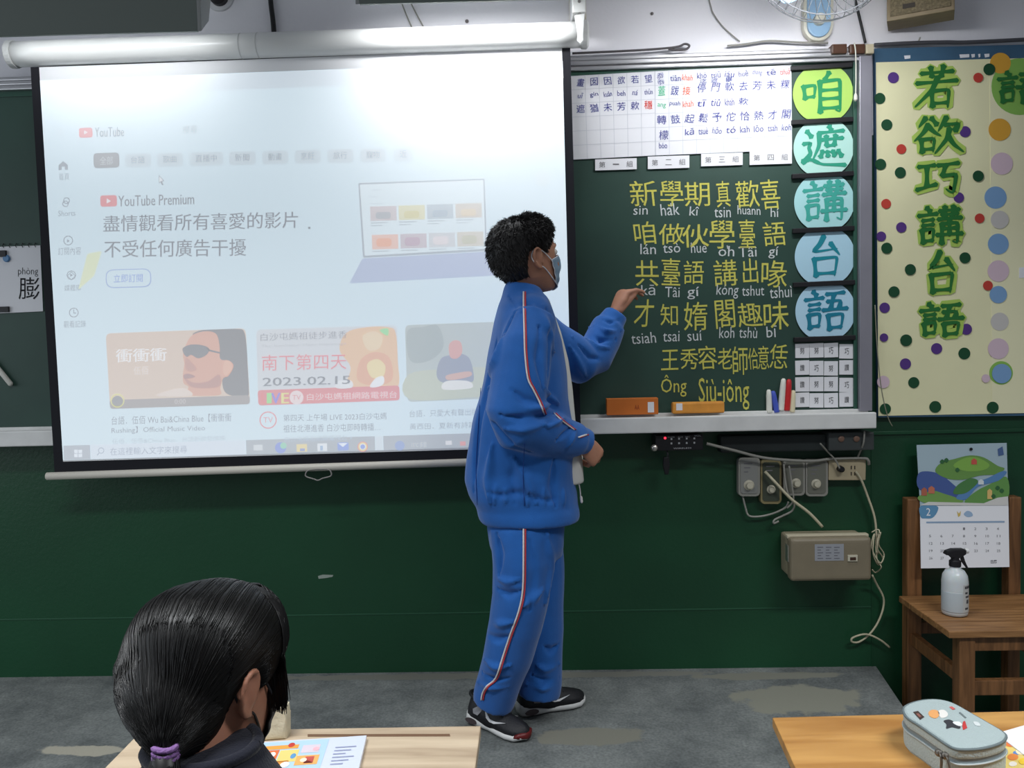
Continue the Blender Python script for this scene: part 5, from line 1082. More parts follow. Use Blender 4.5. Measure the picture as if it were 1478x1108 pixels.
# head table: height, front, back, half width (head frame: x forward, y left, z up)
HEADT = [(0.106, 0.012, 0.012, 0.012), (0.101, 0.040, 0.046, 0.038), (0.088, 0.064, 0.074, 0.057), (0.066, 0.080, 0.090, 0.069), (0.040, 0.087, 0.097, 0.075), (0.012, 0.088, 0.098, 0.076),
         (-0.010, 0.085, 0.094, 0.0745), (-0.034, 0.086, 0.084, 0.071), (-0.058, 0.085, 0.068, 0.064), (-0.080, 0.082, 0.040, 0.053), (-0.097, 0.076, 0.010, 0.040), (-0.106, 0.062, -0.016, 0.024)]
def head_pt(th, z, off=0.0):
    T = HEADT
    if z >= T[0][0]: f, b, w_ = T[0][1:]
    elif z <= T[-1][0]: f, b, w_ = T[-1][1:]
    else:
        for i in range(len(T) - 1):
            if T[i][0] >= z >= T[i + 1][0]:
                k = (T[i][0] - z) / (T[i][0] - T[i + 1][0]); f, b, w_ = [T[i][j] * (1 - k) + T[i + 1][j] * k for j in (1, 2, 3)]; break
    c, s = cos(th), sin(th); cx = (f - b) / 2; hx = (f + b) / 2
    n = 2.25; rr = (abs(c) ** n + abs(s) ** n) ** (-1 / n)
    p = Vector((cx + hx * c * rr, w_ * s * rr, z))
    if off:
        up = max(-0.3, min(1.0, (z + 0.01) / 0.10)); up = up * abs(up)
        nn_ = Vector((c / max(hx, 0.03), s / max(w_, 0.03), 0)); nn_.normalize()
        p += (nn_ * sqrt(max(0, 1 - up * up)) + Vector((0, 0, up))) * off
    return p
def add_head(mb, M):
    rings = []; n = 36
    for (z, *_r) in HEADT: rings.append([mb.bm.verts.new(M @ head_pt(2 * pi * k / n, z)) for k in range(n)])
    for a, b in zip(rings, rings[1:]):
        for k in range(n): mb.bm.faces.new((a[k], a[(k + 1) % n], b[(k + 1) % n], b[k]))
    mb.bm.faces.new(rings[0][::-1]); mb.bm.faces.new(rings[-1])
    tp = lambda pts, r, s=10: mb.tube([M @ Vector(p) for p in pts], r, s)
    tp([(0.082, 0, 0.010), (0.092, 0, -0.010), (0.103, 0, -0.028), (0.097, 0, -0.036)], [0.006, 0.007, 0.010, 0.007])      # nose
    for s in (-1, 1):
        tp([(0.090, s * 0.006, -0.031), (0.094, s * 0.012, -0.033)], [0.007, 0.005])
        tp([(0.083, s * 0.012, 0.022), (0.082, s * 0.034, 0.026), (0.068, s * 0.052, 0.020)], [0.006, 0.007, 0.005])       # brow
        tp([(0.074, s * 0.035, -0.028), (0.066, s * 0.047, -0.032)], [0.012, 0.012])                                       # cheek
        # ear: shell, rim, lobe
        e = Vector((-0.006, s * 0.076, -0.006))
        rim = [(0.010, 0.0, -0.016), (0.010, 0.004, 0.006), (0.004, 0.009, 0.024), (-0.010, 0.014, 0.029), (-0.021, 0.016, 0.018), (-0.022, 0.014, 0.000), (-0.014, 0.009, -0.017), (-0.003, 0.005, -0.028), (0.007, 0.002, -0.024)]
        tp([e + Vector((a, s * b, c)) for a, b, c in catmull(rim, 4)], 0.0042, 8)
        tp([e + Vector((-0.002, s * 0.002, -0.024)), e + Vector((0.0, s * 0.006, -0.026))], 0.006, 8)
        mb.ball(M @ (e + Vector((-0.007, s * 0.004, 0.002))), (0.016, 0.005, 0.026), 12, M=(M.to_3x3() @ Matrix.Rotation(s * 0.35, 3, 'Z')))
    tp([(0.084, 0.018, -0.062), (0.0895, 0.006, -0.060), (0.0895, -0.006, -0.060), (0.084, -0.018, -0.062)], [0.003, 0.0055, 0.0055, 0.003])
    tp([(0.083, 0.016, -0.068), (0.088, 0.0, -0.069), (0.083, -0.016, -0.068)], [0.003, 0.006, 0.003])
def face_parts(M, parent):
    for s in (-1, 1):
        c = M @ Vector((0.0775, s * 0.032, 0.006))
        o = MB().ball(c, 0.0105, 16).build('eye', mat('eye_white', (226, 222, 216), 0.25), parent, smooth=True)
        MB().ball(M @ Vector((0.0862, s * 0.0325, 0.006)), (0.0028, 0.0055, 0.0055), 12, M=M.to_3x3()).build('iris', mat('dark_iris', (36, 24, 20), 0.15), o, smooth=True)
        MB().tube([M @ Vector((0.0855, s * (0.020 + 0.006 * k), 0.0135 - 0.0012 * abs(k - 1.5))) - (M.to_3x3() @ Vector((0.0022 * k, 0, 0))) for k in range(4)], 0.0022, 6).build('eyelid', mat('lash_dark', (60, 40, 34), 0.6), parent)
        MB().tube([M @ Vector((0.0895 - 0.0035 * k * (0.5 + 0.12 * k), s * (0.014 + 0.010 * k), 0.0265 + 0.0015 * k)) for k in range(4)], [0.0015, 0.0026, 0.0024, 0.001], 6).build('eyebrow', mat('hair_black', (20, 17, 17), 0.5), parent)
def add_hand(mb, W, X, Zb, side, curls, sc=1.0, thumb=(0.7, 0.55, -0.35), tcurl=0.3, spread=0.06):
    "W wrist, X finger direction, Zb back of the hand; side +1 right, -1 left; curls: three joint angles per finger"
    X = Vector(X).normalized(); Zb = Vector(Zb); Zb = (Zb - X * Zb.dot(X)).normalized(); Yt = Zb.cross(X) * side
    L = lambda x, y, z: Vector(W) + (X * x + Yt * y + Zb * z) * sc
    mb.tube([L(-0.05, 0, 0), L(-0.012, 0, 0), L(0.012, 0.001, 0), L(0.04, 0.002, 0.001), L(0.068, 0.0, 0.002), L(0.078, 0, 0.001)], [(0.021 * sc, 0.017 * sc), (0.021 * sc, 0.0155 * sc), (0.026 * sc, 0.0155 * sc), (0.033 * sc, 0.0145 * sc), (0.034 * sc, 0.012 * sc), (0.030 * sc, 0.009 * sc)], 16, up=Zb)
    for i, (y, bx_, ln, r) in enumerate(((0.0255, 0.070, 0.066, 0.0078), (0.0088, 0.074, 0.073, 0.0080), (-0.0085, 0.071, 0.068, 0.0076), (-0.0245, 0.064, 0.054, 0.0068))):
        a = 0.0; p = L(bx_, y, 0.001); pts = [L(bx_ - 0.02, y * 0.95, 0.001), p]; rs = [r * sc, r * 1.06 * sc]; cu = curls[i] if isinstance(curls[0], (list, tuple)) else curls
        for j, fr in enumerate((0.46, 0.30, 0.24)):
            a += cu[j]; d = (X * cos(a) - Zb * sin(a) + Yt * (spread * (1.5 - i)) * max(0, cos(a))).normalized()
            q = p + d * (ln * fr * sc)
            pts += [p.lerp(q, 0.5), q]; rs += [r * sc * (0.97 - 0.10 * j), r * sc * (0.99 - 0.12 * j)]; p = q
        rs[-1] *= 0.72
        mb.tube(pts, rs, 10)
    t0 = L(0.012, 0.018, -0.004); d1 = (X * thumb[0] + Yt * thumb[1] + Zb * thumb[2]).normalized(); t1 = t0 + d1 * 0.034 * sc
    d2 = (d1 + X * tcurl - Yt * tcurl * 0.5).normalized(); t2 = t1 + d2 * 0.027 * sc; d3 = (d2 + X * tcurl * 0.6 - Yt * tcurl * 0.5).normalized(); t3 = t2 + d3 * 0.021 * sc
    mb.tube([t0 - d1 * 0.01 * sc, t0, t0.lerp(t1, 0.5), t1, t2, t3], [0.011 * sc, 0.0125 * sc, 0.0112 * sc, 0.0095 * sc, 0.0088 * sc, 0.006 * sc], 10)
def strands(specs, name, material, parent, r=0.0009, sides=3):
    "each spec is a list of points; thin tapering strands in one hair mesh"
    bm = bmesh.new()
    for pts in specs:
        n = len(pts); rings = []
        for i, p in enumerate(pts):
            t = (pts[min(i + 1, n - 1)] - pts[max(i - 1, 0)]).normalized(); u = t.orthogonal().normalized(); v = t.cross(u)
            rr = r * (1 - 0.75 * (i / (n - 1)) ** 2)
            rings.append([bm.verts.new(p + u * (rr * cos(2 * pi * k / sides)) + v * (rr * sin(2 * pi * k / sides))) for k in range(sides)])
        for a, b in zip(rings, rings[1:]):
            for k in range(sides): bm.faces.new((a[k], a[(k + 1) % sides], b[(k + 1) % sides], b[k]))
    me = bpy.data.meshes.new(name); bm.to_mesh(me); bm.free(); me.polygons.foreach_set('use_smooth', [True] * len(me.polygons))
    return link(name, me, material, parent)
SKIN = mat('skin', (178, 128, 104), 0.5, 0.35, var=0.06, vscale=20, sss=0.12)
HAIR = mat('hair_black', (20, 17, 17), 0.5); HAIRG = mat('glossy_black_hair', (8, 7, 7), 0.42, 0.35)
BLUE = mat('blue_tracksuit', (30, 95, 172), 0.75, 0.25, var=0.06, vscale=22, bump=0.15, bscale=400, sheen=0.25)
SHW = mat('white_shirt', (214, 212, 206), 0.75, 0.2)

# ---- the boy writing at the board
PL = Z0
hc = at(760, 373, -0.42); FA = radians(31)
MH = Matrix.Translation(hc) @ Matrix.Rotation(FA, 4, 'Z') @ Matrix.Rotation(radians(-9), 4, 'Y') @ Matrix.Scale(0.965, 4)
b = MB(); add_head(b, MH)
A = lambda x, y, Y: at(x, y, Y)
b.tube([A(752, 440, -0.42), A(756, 412, -0.42), A(762, 385, -0.42)], [0.058, 0.050, 0.050], 18)                                    # neck
b.tube([A(752, 432, -0.42), A(750, 460, -0.42), A(752, 520, -0.42), A(754, 600, -0.42), A(756, 680, -0.42), A(758, 750, -0.42), A(758, 775, -0.42)],
       [(0.055, 0.045), (0.10, 0.055), (0.105, 0.07), (0.10, 0.075), (0.10, 0.08), (0.115, 0.09), (0.08, 0.07)], 20, up=(1, 0, 0))  # trunk (depth, x)
b.tube([A(762, 462, -0.52), A(750, 530, -0.57), A(745, 603, -0.60)], [0.045, 0.038, 0.034], 12); b.tube([A(745, 603, -0.60), A(790, 622, -0.545), A(838, 637, -0.475)], [0.034, 0.031, 0.022], 12)
b.tube([A(768, 470, -0.31), A(812, 505, -0.26), A(843, 530, -0.22)], [0.045, 0.038, 0.034], 12); b.tube([A(843, 530, -0.22), A(866, 492, -0.18), A(887, 452, -0.145)], [0.034, 0.031, 0.021], 12)
b.tube([A(756, 745, -0.49), A(752, 870, -0.50), A(712, 1010, -0.425)], [0.075, 0.052, 0.035], 14); b.tube([A(764, 745, -0.36), A(780, 870, -0.36), A(778, 1005, -0.365)], [0.075, 0.052, 0.035], 14)
wl = A(887, 451, -0.145); kl = A(904, 414, -0.125)
add_hand(b, wl, kl - wl, Vector((-0.80, -0.45, 0.30)), -1, [(0.80, 0.42, 0.25), (0.98, 0.42, 0.25), (1.12, 0.45, 0.25), (1.28, 0.5, 0.3)], 1.02, thumb=(0.95, 0.16, -0.30), tcurl=0.15)
wr = A(838, 636, -0.475)
add_hand(b, wr, (0.55, 0.25, -0.62), (0.52, -0.80, 0.22), 1, [(0.85, 0.9, 0.5), (0.95, 0.95, 0.5), (1.05, 0.95, 0.5), (1.15, 0.95, 0.5)], 1.02, thumb=(0.6, 0.3, -0.6), tcurl=0.3)
boy = link('person', fuse(b, 0.0034, 3), SKIN)
tag(boy, 'standing boy in a blue tracksuit and face mask pointing at the chalk writing', 'person')
face_parts(MH, boy)

def loft(mb, rings, seg=36, power=2.3):
    "rings: (py, xl, xr, Yc, ry) superellipses facing the camera"
    R_ = []
    for (py, xl, xr, Yc, ry, *sl) in rings:
        s = sl[0] if sl else 0.0
        c = A((xl + xr) / 2, py, Yc); hx = (A(xr, py, Yc) - A(xl, py, Yc)).length / 2; row = []
        for k in range(seg):
            a = 2 * pi * k / seg; cc, ss = cos(a), sin(a); q = (abs(cc) ** power + abs(ss) ** power) ** (-1 / power)
            row.append(mb.bm.verts.new(c + Vector((hx * cc * q, ry * ss * q, s * cc * q))))
        R_.append(row)
    for a, c in zip(R_, R_[1:]):
        for k in range(seg): mb.bm.faces.new((a[k], a[(k + 1) % seg], c[(k + 1) % seg], c[k]))
    mb.bm.faces.new(R_[0][::-1]); mb.bm.faces.new(R_[-1])
jb = MB()
loft(jb, [(409, 732, 781, -0.42, 0.062, -0.012), (420, 727, 786, -0.42, 0.068, -0.012), (428, 724, 790, -0.42, 0.088), (440, 720, 795, -0.42, 0.128), (458, 716, 802, -0.42, 0.155), (490, 710, 812, -0.42, 0.160), (540, 698, 819, -0.42, 0.160),
          (600, 684, 825, -0.42, 0.160), (650, 676, 829, -0.42, 0.160), (690, 673, 831, -0.42, 0.158), (712, 677, 833, -0.42, 0.155), (730, 687, 834, -0.42, 0.152), (745, 692, 834, -0.42, 0.150)])
loft(jb, [(727, 688, 834, -0.42, 0.153), (731, 686, 835.5, -0.42, 0.156), (743, 689, 837, -0.42, 0.156), (748, 693, 836, -0.42, 0.153)])
jb.tube([A(768, 458, -0.515), A(760, 500, -0.560), A(750, 550, -0.590), A(744, 590, -0.602), A(752, 612, -0.596), A(782, 624, -0.562), A(812, 631, -0.520), A(834, 635, -0.485)],
        [0.070, 0.075, 0.078, 0.080, 0.079, 0.070, 0.058, 0.046], 20)
jb.tube([A(834, 635, -0.485), A(848, 639, -0.466)], [0.040, 0.036], 18)
jb.tube([A(768, 470, -0.32), A(812, 505, -0.275), A(840, 524, -0.235), A(858, 514, -0.205), A(872, 488, -0.178), A(881, 468, -0.160)], [0.066, 0.068, 0.069, 0.064, 0.057, 0.050], 20)
jb.tube([A(882, 466, -0.158), A(890, 452, -0.148)], [0.041, 0.037], 18)
jb.ball(A(764, 450, -0.49), (0.062, 0.07, 0.05), 20)
jm = fuse(jb, 0.006, 9)
tr = bvh(jm)
fold = lambda pts, amp, wd: ([ray(tr, x, y)[0] for x, y in pts], amp, wd)
folds = [fold([(744, 446), (730, 475), (719, 505), (709, 540), (701, 574)], -0.006, 0.009), fold([(789, 446), (794, 480), (793, 520), (789, 548)], -0.0045, 0.008), fold([(716, 490), (706, 540), (694, 600), (686, 660), (684, 710)], -0.007, 0.012), fold([(728, 480), (716, 520), (706, 560)], 0.007, 0.012), fold([(702, 575), (716, 612), (738, 640), (768, 655)], -0.006, 0.008),
         fold([(722, 598), (748, 604), (780, 600), (800, 596)], -0.008, 0.010), fold([(728, 616), (756, 620), (786, 612)], 0.007, 0.010), fold([(760, 590), (780, 588), (796, 580)], 0.007, 0.010), fold([(736, 560), (756, 576), (780, 582)], -0.006, 0.010),
         fold([(784, 560), (794, 574), (806, 584)], 0.006, 0.008), fold([(788, 616), (804, 610), (816, 602)], 0.007, 0.007), fold([(804, 636), (816, 626), (826, 612)], -0.006, 0.006), fold([(818, 648), (826, 634), (832, 618)], 0.005, 0.006),
         fold([(770, 440), (790, 470), (800, 510)], 0.006, 0.014), fold([(778, 470), (776, 520), (782, 560)], -0.006, 0.010), fold([(744, 650), (738, 690), (742, 728)], -0.004, 0.012), fold([(712, 640), (704, 690), (708, 725)], 0.006, 0.014),
         fold([(740, 660), (760, 690), (774, 725)], 0.005, 0.012), fold([(800, 662), (796, 700), (802, 730)], -0.006, 0.012), fold([(690, 700), (720, 715), (750, 712), (790, 722), (826, 716)], -0.004, 0.010),
         fold([(858, 470), (876, 480), (898, 476)], 0.009, 0.006), fold([(848, 480), (866, 492), (890, 490)], -0.009, 0.006), fold([(826, 486), (840, 482), (852, 474)], 0.006, 0.007), fold([(844, 490), (862, 502), (880, 502)], 0.006, 0.008), fold([(834, 498), (850, 516), (868, 518)], -0.006, 0.008),
         fold([(822, 500), (836, 526), (846, 544)], 0.006, 0.010), fold([(866, 462), (880, 466), (894, 462)], -0.005, 0.005), fold([(734, 426), (742, 440), (752, 450)], -0.003, 0.008),
         fold([(716, 700), (714, 726)], 0.004, 0.006), fold([(730, 704), (729, 728)], 0.004, 0.006), fold([(760, 706), (762, 730)], 0.004, 0.006), fold([(784, 704), (786, 730)], 0.004, 0.006), fold([(812, 704), (813, 730)], 0.004, 0.006)]
displace(jm, folds, 0.0045, (9, 9, 7))
tr = bvh(jm)
jacket = link('jacket', jm, BLUE, boy)
def piping(tree, pts, name, parent, material, off=0.0, r=0.0016, label=None, sh=0.0):
    P3 = []
    for p in catmull([(x + sh, y, 0) for x, y in pts], 4):
        h, n = ray(tree, p.x, p.y); P3.append(h)
    D = [(p - CAM).length for p in P3]
    for _ in range(2): D = [D[0]] + [min(D[i], (D[i - 1] + D[i] + D[i + 1]) / 3) for i in range(1, len(D) - 1)] + [D[-1]]
    P3 = [CAM + (p - CAM).normalized() * (d - 0.0022) for p, d in zip(P3, D)]
    m = MB(); m.tube(P3, (r, r * 0.8), 6); return m.build(name, material, parent, smooth=True, label=label)
RDP = mat('red_piping', (186, 60, 66), 0.7); WHP = mat('white_piping', (220, 214, 212), 0.7)
s1 = [(757, 421), (757, 440), (758, 480), (759, 510), (763, 545), (771, 562), (780, 580), (787, 598)]; s2 = [(801, 596), (814, 608), (830, 620)]; s3 = [(836, 631), (848, 627)]
for s in (s1, s2, s3):
    piping(tr, s, 'sleeve_stripe', jacket, WHP, r=0.0026, sh=-1.3, label='white stripe'); piping(tr, s, 'sleeve_stripe', jacket, RDP, r=0.0024, sh=1.3, label='red stripe')
seam = mat('blue_seam', (20, 62, 136), 0.8)
piping(tr, [(694, 560), (690, 620), (687, 680), (689, 728)], 'seam', jacket, seam, r=0.0012); piping(tr, [(757, 640), (755, 690), (757, 730)], 'seam', jacket, seam, r=0.0012)
# white shirt seen in the open front, its hem and a drawcord
sb_ = MB(); loft(sb_, [(430, 748, 792, -0.43, 0.05), (456, 742, 801, -0.43, 0.055), (480, 740, 810, -0.435, 0.05), (520, 740, 820.5, -0.44, 0.045), (560, 740, 826.5, -0.44, 0.045), (610, 740, 831, -0.44, 0.045), (650, 740, 833, -0.44, 0.045)], 28)
loft(sb_, [(640, 760, 836, -0.43, 0.05), (664, 780, 841, -0.435, 0.05), (690, 790, 842.5, -0.435, 0.05), (697, 790, 843, -0.435, 0.05)], 28)
link('shirt', fuse(sb_, 0.006, 3), SHW, boy)
m = MB(); m.tube(catmull([A(834, 692, -0.46), A(837, 705, -0.462), A(838, 716, -0.462)], 4), 0.0018, 6); m.lathe(A(838.5, 716, -0.462), (0.1, 0, -1), [(0.003, 0), (0.004, 0.004), (0.004, 0.016), (0.002, 0.02)], 10); m.build('drawcord', WHP, boy)

tb = MB()
loft(tb, [(728, 702, 815, -0.42, 0.145), (760, 702, 816, -0.42, 0.145), (785, 706, 815, -0.42, 0.14), (800, 712, 812, -0.42, 0.12)])
def leg(mb, pts, n=22):
    mb.tube([A(x, y, Y) for x, y, Y, *r in pts], [(r[1] if len(r) > 1 else r[0], r[0]) for x, y, Y, *r in pts], n, up=(1, 0, 0))
# radii: (x half, depth half)
leg(tb, [(753, 760, -0.485, 0.096, 0.085), (754, 810, -0.492, 0.088, 0.088), (752, 860, -0.492, 0.080, 0.085), (745, 900, -0.480, 0.076, 0.080), (732, 945, -0.462, 0.072, 0.075), (721, 980, -0.445, 0.066, 0.068), (713, 1004, -0.432, 0.064, 0.064), (710, 1015, -0.428, 0.060, 0.060)])
leg(tb, [(766, 760, -0.355, 0.098, 0.085), (768, 810, -0.358, 0.095, 0.085), (776, 860, -0.360, 0.082, 0.080), (783, 910, -0.362, 0.066, 0.072), (783, 955, -0.365, 0.062, 0.068), (780, 985, -0.368, 0.065, 0.066), (778, 1003, -0.368, 0.062, 0.062)])
tm = fuse(tb, 0.006, 5); tt_ = bvh(tm)
fold = lambda pts, amp, wd: ([ray(tt_, x, y)[0] for x, y in pts], amp, wd)
folds = [fold([(718, 850), (735, 858), (752, 852)], -0.006, 0.010), fold([(716, 832), (732, 840), (748, 836)], 0.005, 0.010), fold([(754, 874), (768, 864), (784, 850)], 0.005, 0.014), fold([(708, 890), (724, 900), (742, 896)], 0.006, 0.010), fold([(704, 912), (720, 922), (738, 916)], -0.006, 0.010),
         fold([(786, 932), (796, 940), (808, 930)], -0.006, 0.010), fold([(700, 950), (716, 962), (736, 958)], 0.006, 0.009), fold([(696, 970), (712, 980), (736, 976)], -0.006, 0.008), fold([(690, 984), (708, 992), (736, 990)], 0.006, 0.007), fold([(774, 958), (786, 966), (808, 958)], 0.006, 0.009), fold([(768, 974), (784, 982), (808, 976)], -0.006, 0.008), fold([(760, 986), (784, 994), (808, 986)], 0.005, 0.007),
         fold([(716, 770), (722, 800), (720, 830)], -0.006, 0.012), fold([(764, 780), (770, 830), (764, 880)], -0.004, 0.016), fold([(790, 770), (796, 820), (786, 870)], 0.005, 0.016)]
displace(tm, folds, 0.004, (9, 9, 7)); tt_ = bvh(tm)
tro = link('trousers', tm, BLUE, boy)
sp_ = [(757, 752), (757, 800), (756, 850), (750, 882), (738, 915), (727, 948), (717, 978), (704, 990), (698, 1000), (696, 1010)]
piping(tt_, sp_, 'leg_stripe', tro, WHP, r=0.0028, sh=-1.5, label='white stripe'); piping(tt_, sp_, 'leg_stripe', tro, RDP, r=0.0026, sh=1.4, label='dark red stripe')

# shoes
SHB = mat('black_shoe_mesh', (30, 30, 34), 0.55, 0.4, bump=0.2, bscale=300); SOL = mat('white_shoe_sole', (206, 206, 204), 0.5)
def shoe(heel, toe, L, side, red=True):
    X = Vector((toe.x - heel.x, toe.y - heel.y, 0)).normalized(); Yl = Vector((-X.y, X.x, 0)); O = Vector((heel.x, heel.y, PL))
    W_ = lambda x, y, z: O + X * (x * L) + Yl * y + Vector((0, 0, z))
    prof = [(0.0, 0.020), (0.03, 0.028), (0.10, 0.034), (0.25, 0.034), (0.42, 0.033), (0.60, 0.040), (0.75, 0.044), (0.88, 0.038), (0.96, 0.024), (1.0, 0.008)]
    n = 14
    def ring(x, w_, z0, z1, pinch=0.0):
        return [W_(x, w_ * cos(a) * (1 - pinch * max(0, sin(a))), (z0 + z1) / 2 + (z1 - z0) / 2 * max(-1, min(1, 1.5 * sin(a)))) for a in [2 * pi * k / n for k in range(n)]]
    def loftx(rings, nm, mt, parent):
        m = MB(); R_ = [[m.bm.verts.new(p) for p in r] for r in rings]
        for a, c in zip(R_, R_[1:]):
            for k in range(n): m.bm.faces.new((a[k], a[(k + 1) % n], c[(k + 1) % n], c[k]))
        m.bm.faces.new(R_[0][::-1]); m.bm.faces.new(R_[-1]); return m.build(nm, mt, parent, smooth=True)
    def upper_rings():
        out = []
        for x, w_, h in ((0.005, 0.020, 0.060), (0.04, 0.029, 0.085), (0.12, 0.033, 0.094), (0.25, 0.034, 0.092), (0.38, 0.034, 0.082), (0.50, 0.036, 0.073), (0.62, 0.038, 0.064), (0.75, 0.041, 0.057), (0.86, 0.037, 0.050), (0.94, 0.026, 0.043), (0.985, 0.010, 0.034)):
            row = []
            for k in range(n):
                a = 2 * pi * k / n; s_ = sin(a); row.append(W_(x, w_ * cos(a) * (1 - 0.45 * max(0, s_) ** 2), 0.018 + (h - 0.018) * max(0, s_) ** 0.9 if s_ >= 0 else 0.018))
            out.append(row)
        return out
    up = loftx(upper_rings(), 'shoe', SHB, boy)
    hz = lambda x: 0.034 - 0.010 * min(1, max(0, (x - 0.1) / 0.5)) + (0.006 if x < 0.05 else 0)
    loftx([ring(x, w_ + 0.002, 0.0015 + (0.007 if x > 0.95 else 0) + (0.004 if x < 0.01 else 0), hz(x)) for x, w_ in prof], 'sole', SOL, up)
    for s in (-1, 1):
        # curved tick mark on the side, heel cushion window, pale quarter panel
        def side_pts(pts, off):
            out = []
            for x, z in pts:
                w_ = 0.034 if x < 0.5 else 0.038 if x < 0.66 else 0.040
                hh = 0.092 if x < 0.3 else 0.075 if x < 0.55 else 0.060
                q = (z - 0.018) / (hh - 0.018); y = w_ * sqrt(max(0.02, 1 - q * q)) * (1 - 0.45 * q * q) + off
                out.append(W_(x, s * y, z))
            return out
        m = MB(); m.prism(side_pts([(0.34, 0.060), (0.40, 0.043), (0.47, 0.036), (0.55, 0.036), (0.72, 0.046), (0.56, 0.041), (0.47, 0.043), (0.42, 0.050)], 0.0035), Yl * (s * 0.0016)); m.build('side_mark', mat('silver_shoe_mark', (206, 206, 208), 0.4), up, label='silver curved tick mark')
        m = MB(); m.prism(side_pts([(0.16, 0.055), (0.24, 0.066), (0.30, 0.056), (0.26, 0.042), (0.18, 0.044)], 0.0035), Yl * (s * 0.0016)); m.build('side_panel', mat('grey_shoe_panel', (130, 130, 134), 0.5), up)
        pts = [W_(0.14 + 0.10 * cos(2 * pi * k / 18), s * 0.0355, 0.018 + 0.009 * sin(2 * pi * k / 18)) for k in range(18)]
        m = MB(); m.prism(pts, Yl * (s * 0.0018)); m.build('cushion_window', mat('dark_window', (74, 64, 66), 0.2), up)
    if red:
        loftx([ring(x, w_, 0.010, 0.030 - 0.004 * abs(x - 0.95) / 0.05) for x, w_ in ((0.89, 0.0395), (0.94, 0.0325), (0.985, 0.019), (1.008, 0.008))], 'toe_bumper', mat('dark_red_rubber', (100, 28, 28), 0.4), up)
    m = MB()
    for k in range(4):
        x = 0.42 + 0.075 * k; z = 0.083 - 0.0078 * k; m.tube([W_(x, -0.018, z - 0.006), W_(x + 0.012, 0, z + 0.0022), W_(x, 0.018, z - 0.006)], 0.0024, 6)
    m.build('laces', mat('black_lace', (44, 44, 48), 0.7), up)
    m = MB(); m.tube([W_(0.02 + 0.42 * (0.5 - 0.5 * cos(2 * pi * k / 20)), 0.026 * sin(2 * pi * k / 20), 0.089 - 0.004 * (0.5 - 0.5 * cos(2 * pi * k / 20))) for k in range(21)], 0.006, 7, cap=False); m.build('padded_collar', SHB, up, smooth=True)
nh, nt = atz(681, 1038, PL), atz(758, 1068, PL)
shoe(nh, nt, 0.225, -1)
fh, ft = atz(748, 1032, PL), atz(846, 1012, PL)
shoe(fh, ft, 0.225, 1, False)

# hair of the boy: thick short cap and bristles
def hairline(th):
    c = cos(th)                                                        # 1 front, -1 back
    a = abs((th + pi) % (2 * pi) - pi)
    if a < 0.75: return 0.058
    if a < 1.25: return 0.058 - 0.052 * (a - 0.75) / 0.5
    if a < 1.45: return 0.006 + 0.018 * (a - 1.25) / 0.2
    if a < 1.85: return 0.024 - 0.004 * (a - 1.45) / 0.4
    if a < 2.15: return 0.020 - 0.074 * (a - 1.85) / 0.3
    return -0.054 - 0.012 * (a - 2.15)
bm_ = MB(); n = 64; nv = 16; R_ = []
def hair_pt(th, v, extra=0.0):
    z = 0.106 + (hairline(th) - 0.106) * v
    thick = 0.015 * (1 - v ** 5) + 0.0025 + (0.006 * max(0, cos(th)) * (1 - v))
    return head_pt(th, z, thick + extra)
for j in range(nv + 1): R_.append([bm_.bm.verts.new(MH @ hair_pt(2 * pi * k / n, j / nv)) for k in range(n)])
R_.append([bm_.bm.verts.new(MH @ head_pt(2 * pi * k / n, hairline(2 * pi * k / n) - 0.002, -0.006)) for k in range(n)])
for a, c in zip(R_, R_[1:]):
    for k in range(n): bm_.bm.faces.new((a[k], a[(k + 1) % n], c[(k + 1) % n], c[k]))
bm_.bm.faces.new(R_[0][::-1]); bm_.bm.faces.new(R_[-1])
hair = bm_.build('hair', HAIR, boy, smooth=True)
sp2 = []
for i in range(6500):
    th = random.uniform(0, 2 * pi); v = random.random() ** 1.5
    p0 = hair_pt(th, v, -0.003); p1 = hair_pt(th, v, 0.009); nrm = (p1 - p0).normalized()
    p2 = hair_pt(th, min(1.0, v + 0.25), 0.0); comb = (p2 - p0); comb = comb.normalized() if comb.length > 1e-6 else Vector((0, 0, -1))
    L_ = random.uniform(0.010, 0.019) * (1.0 if v < 0.8 else 0.65)
    d = (nrm * 0.75 + comb * random.uniform(0.5, 1.1) + Vector((random.gauss(0, 0.2), random.gauss(0, 0.2), random.gauss(0, 0.2)))).normalized(); d2 = (d + comb * 0.4).normalized()
    sp2.append([MH @ p0, MH @ (p0 + d * L_ * 0.5), MH @ (p0 + d * L_ * 0.5 + d2 * L_ * 0.5)])
strands(sp2, 'hair_strands', HAIR, hair, r=0.0013)
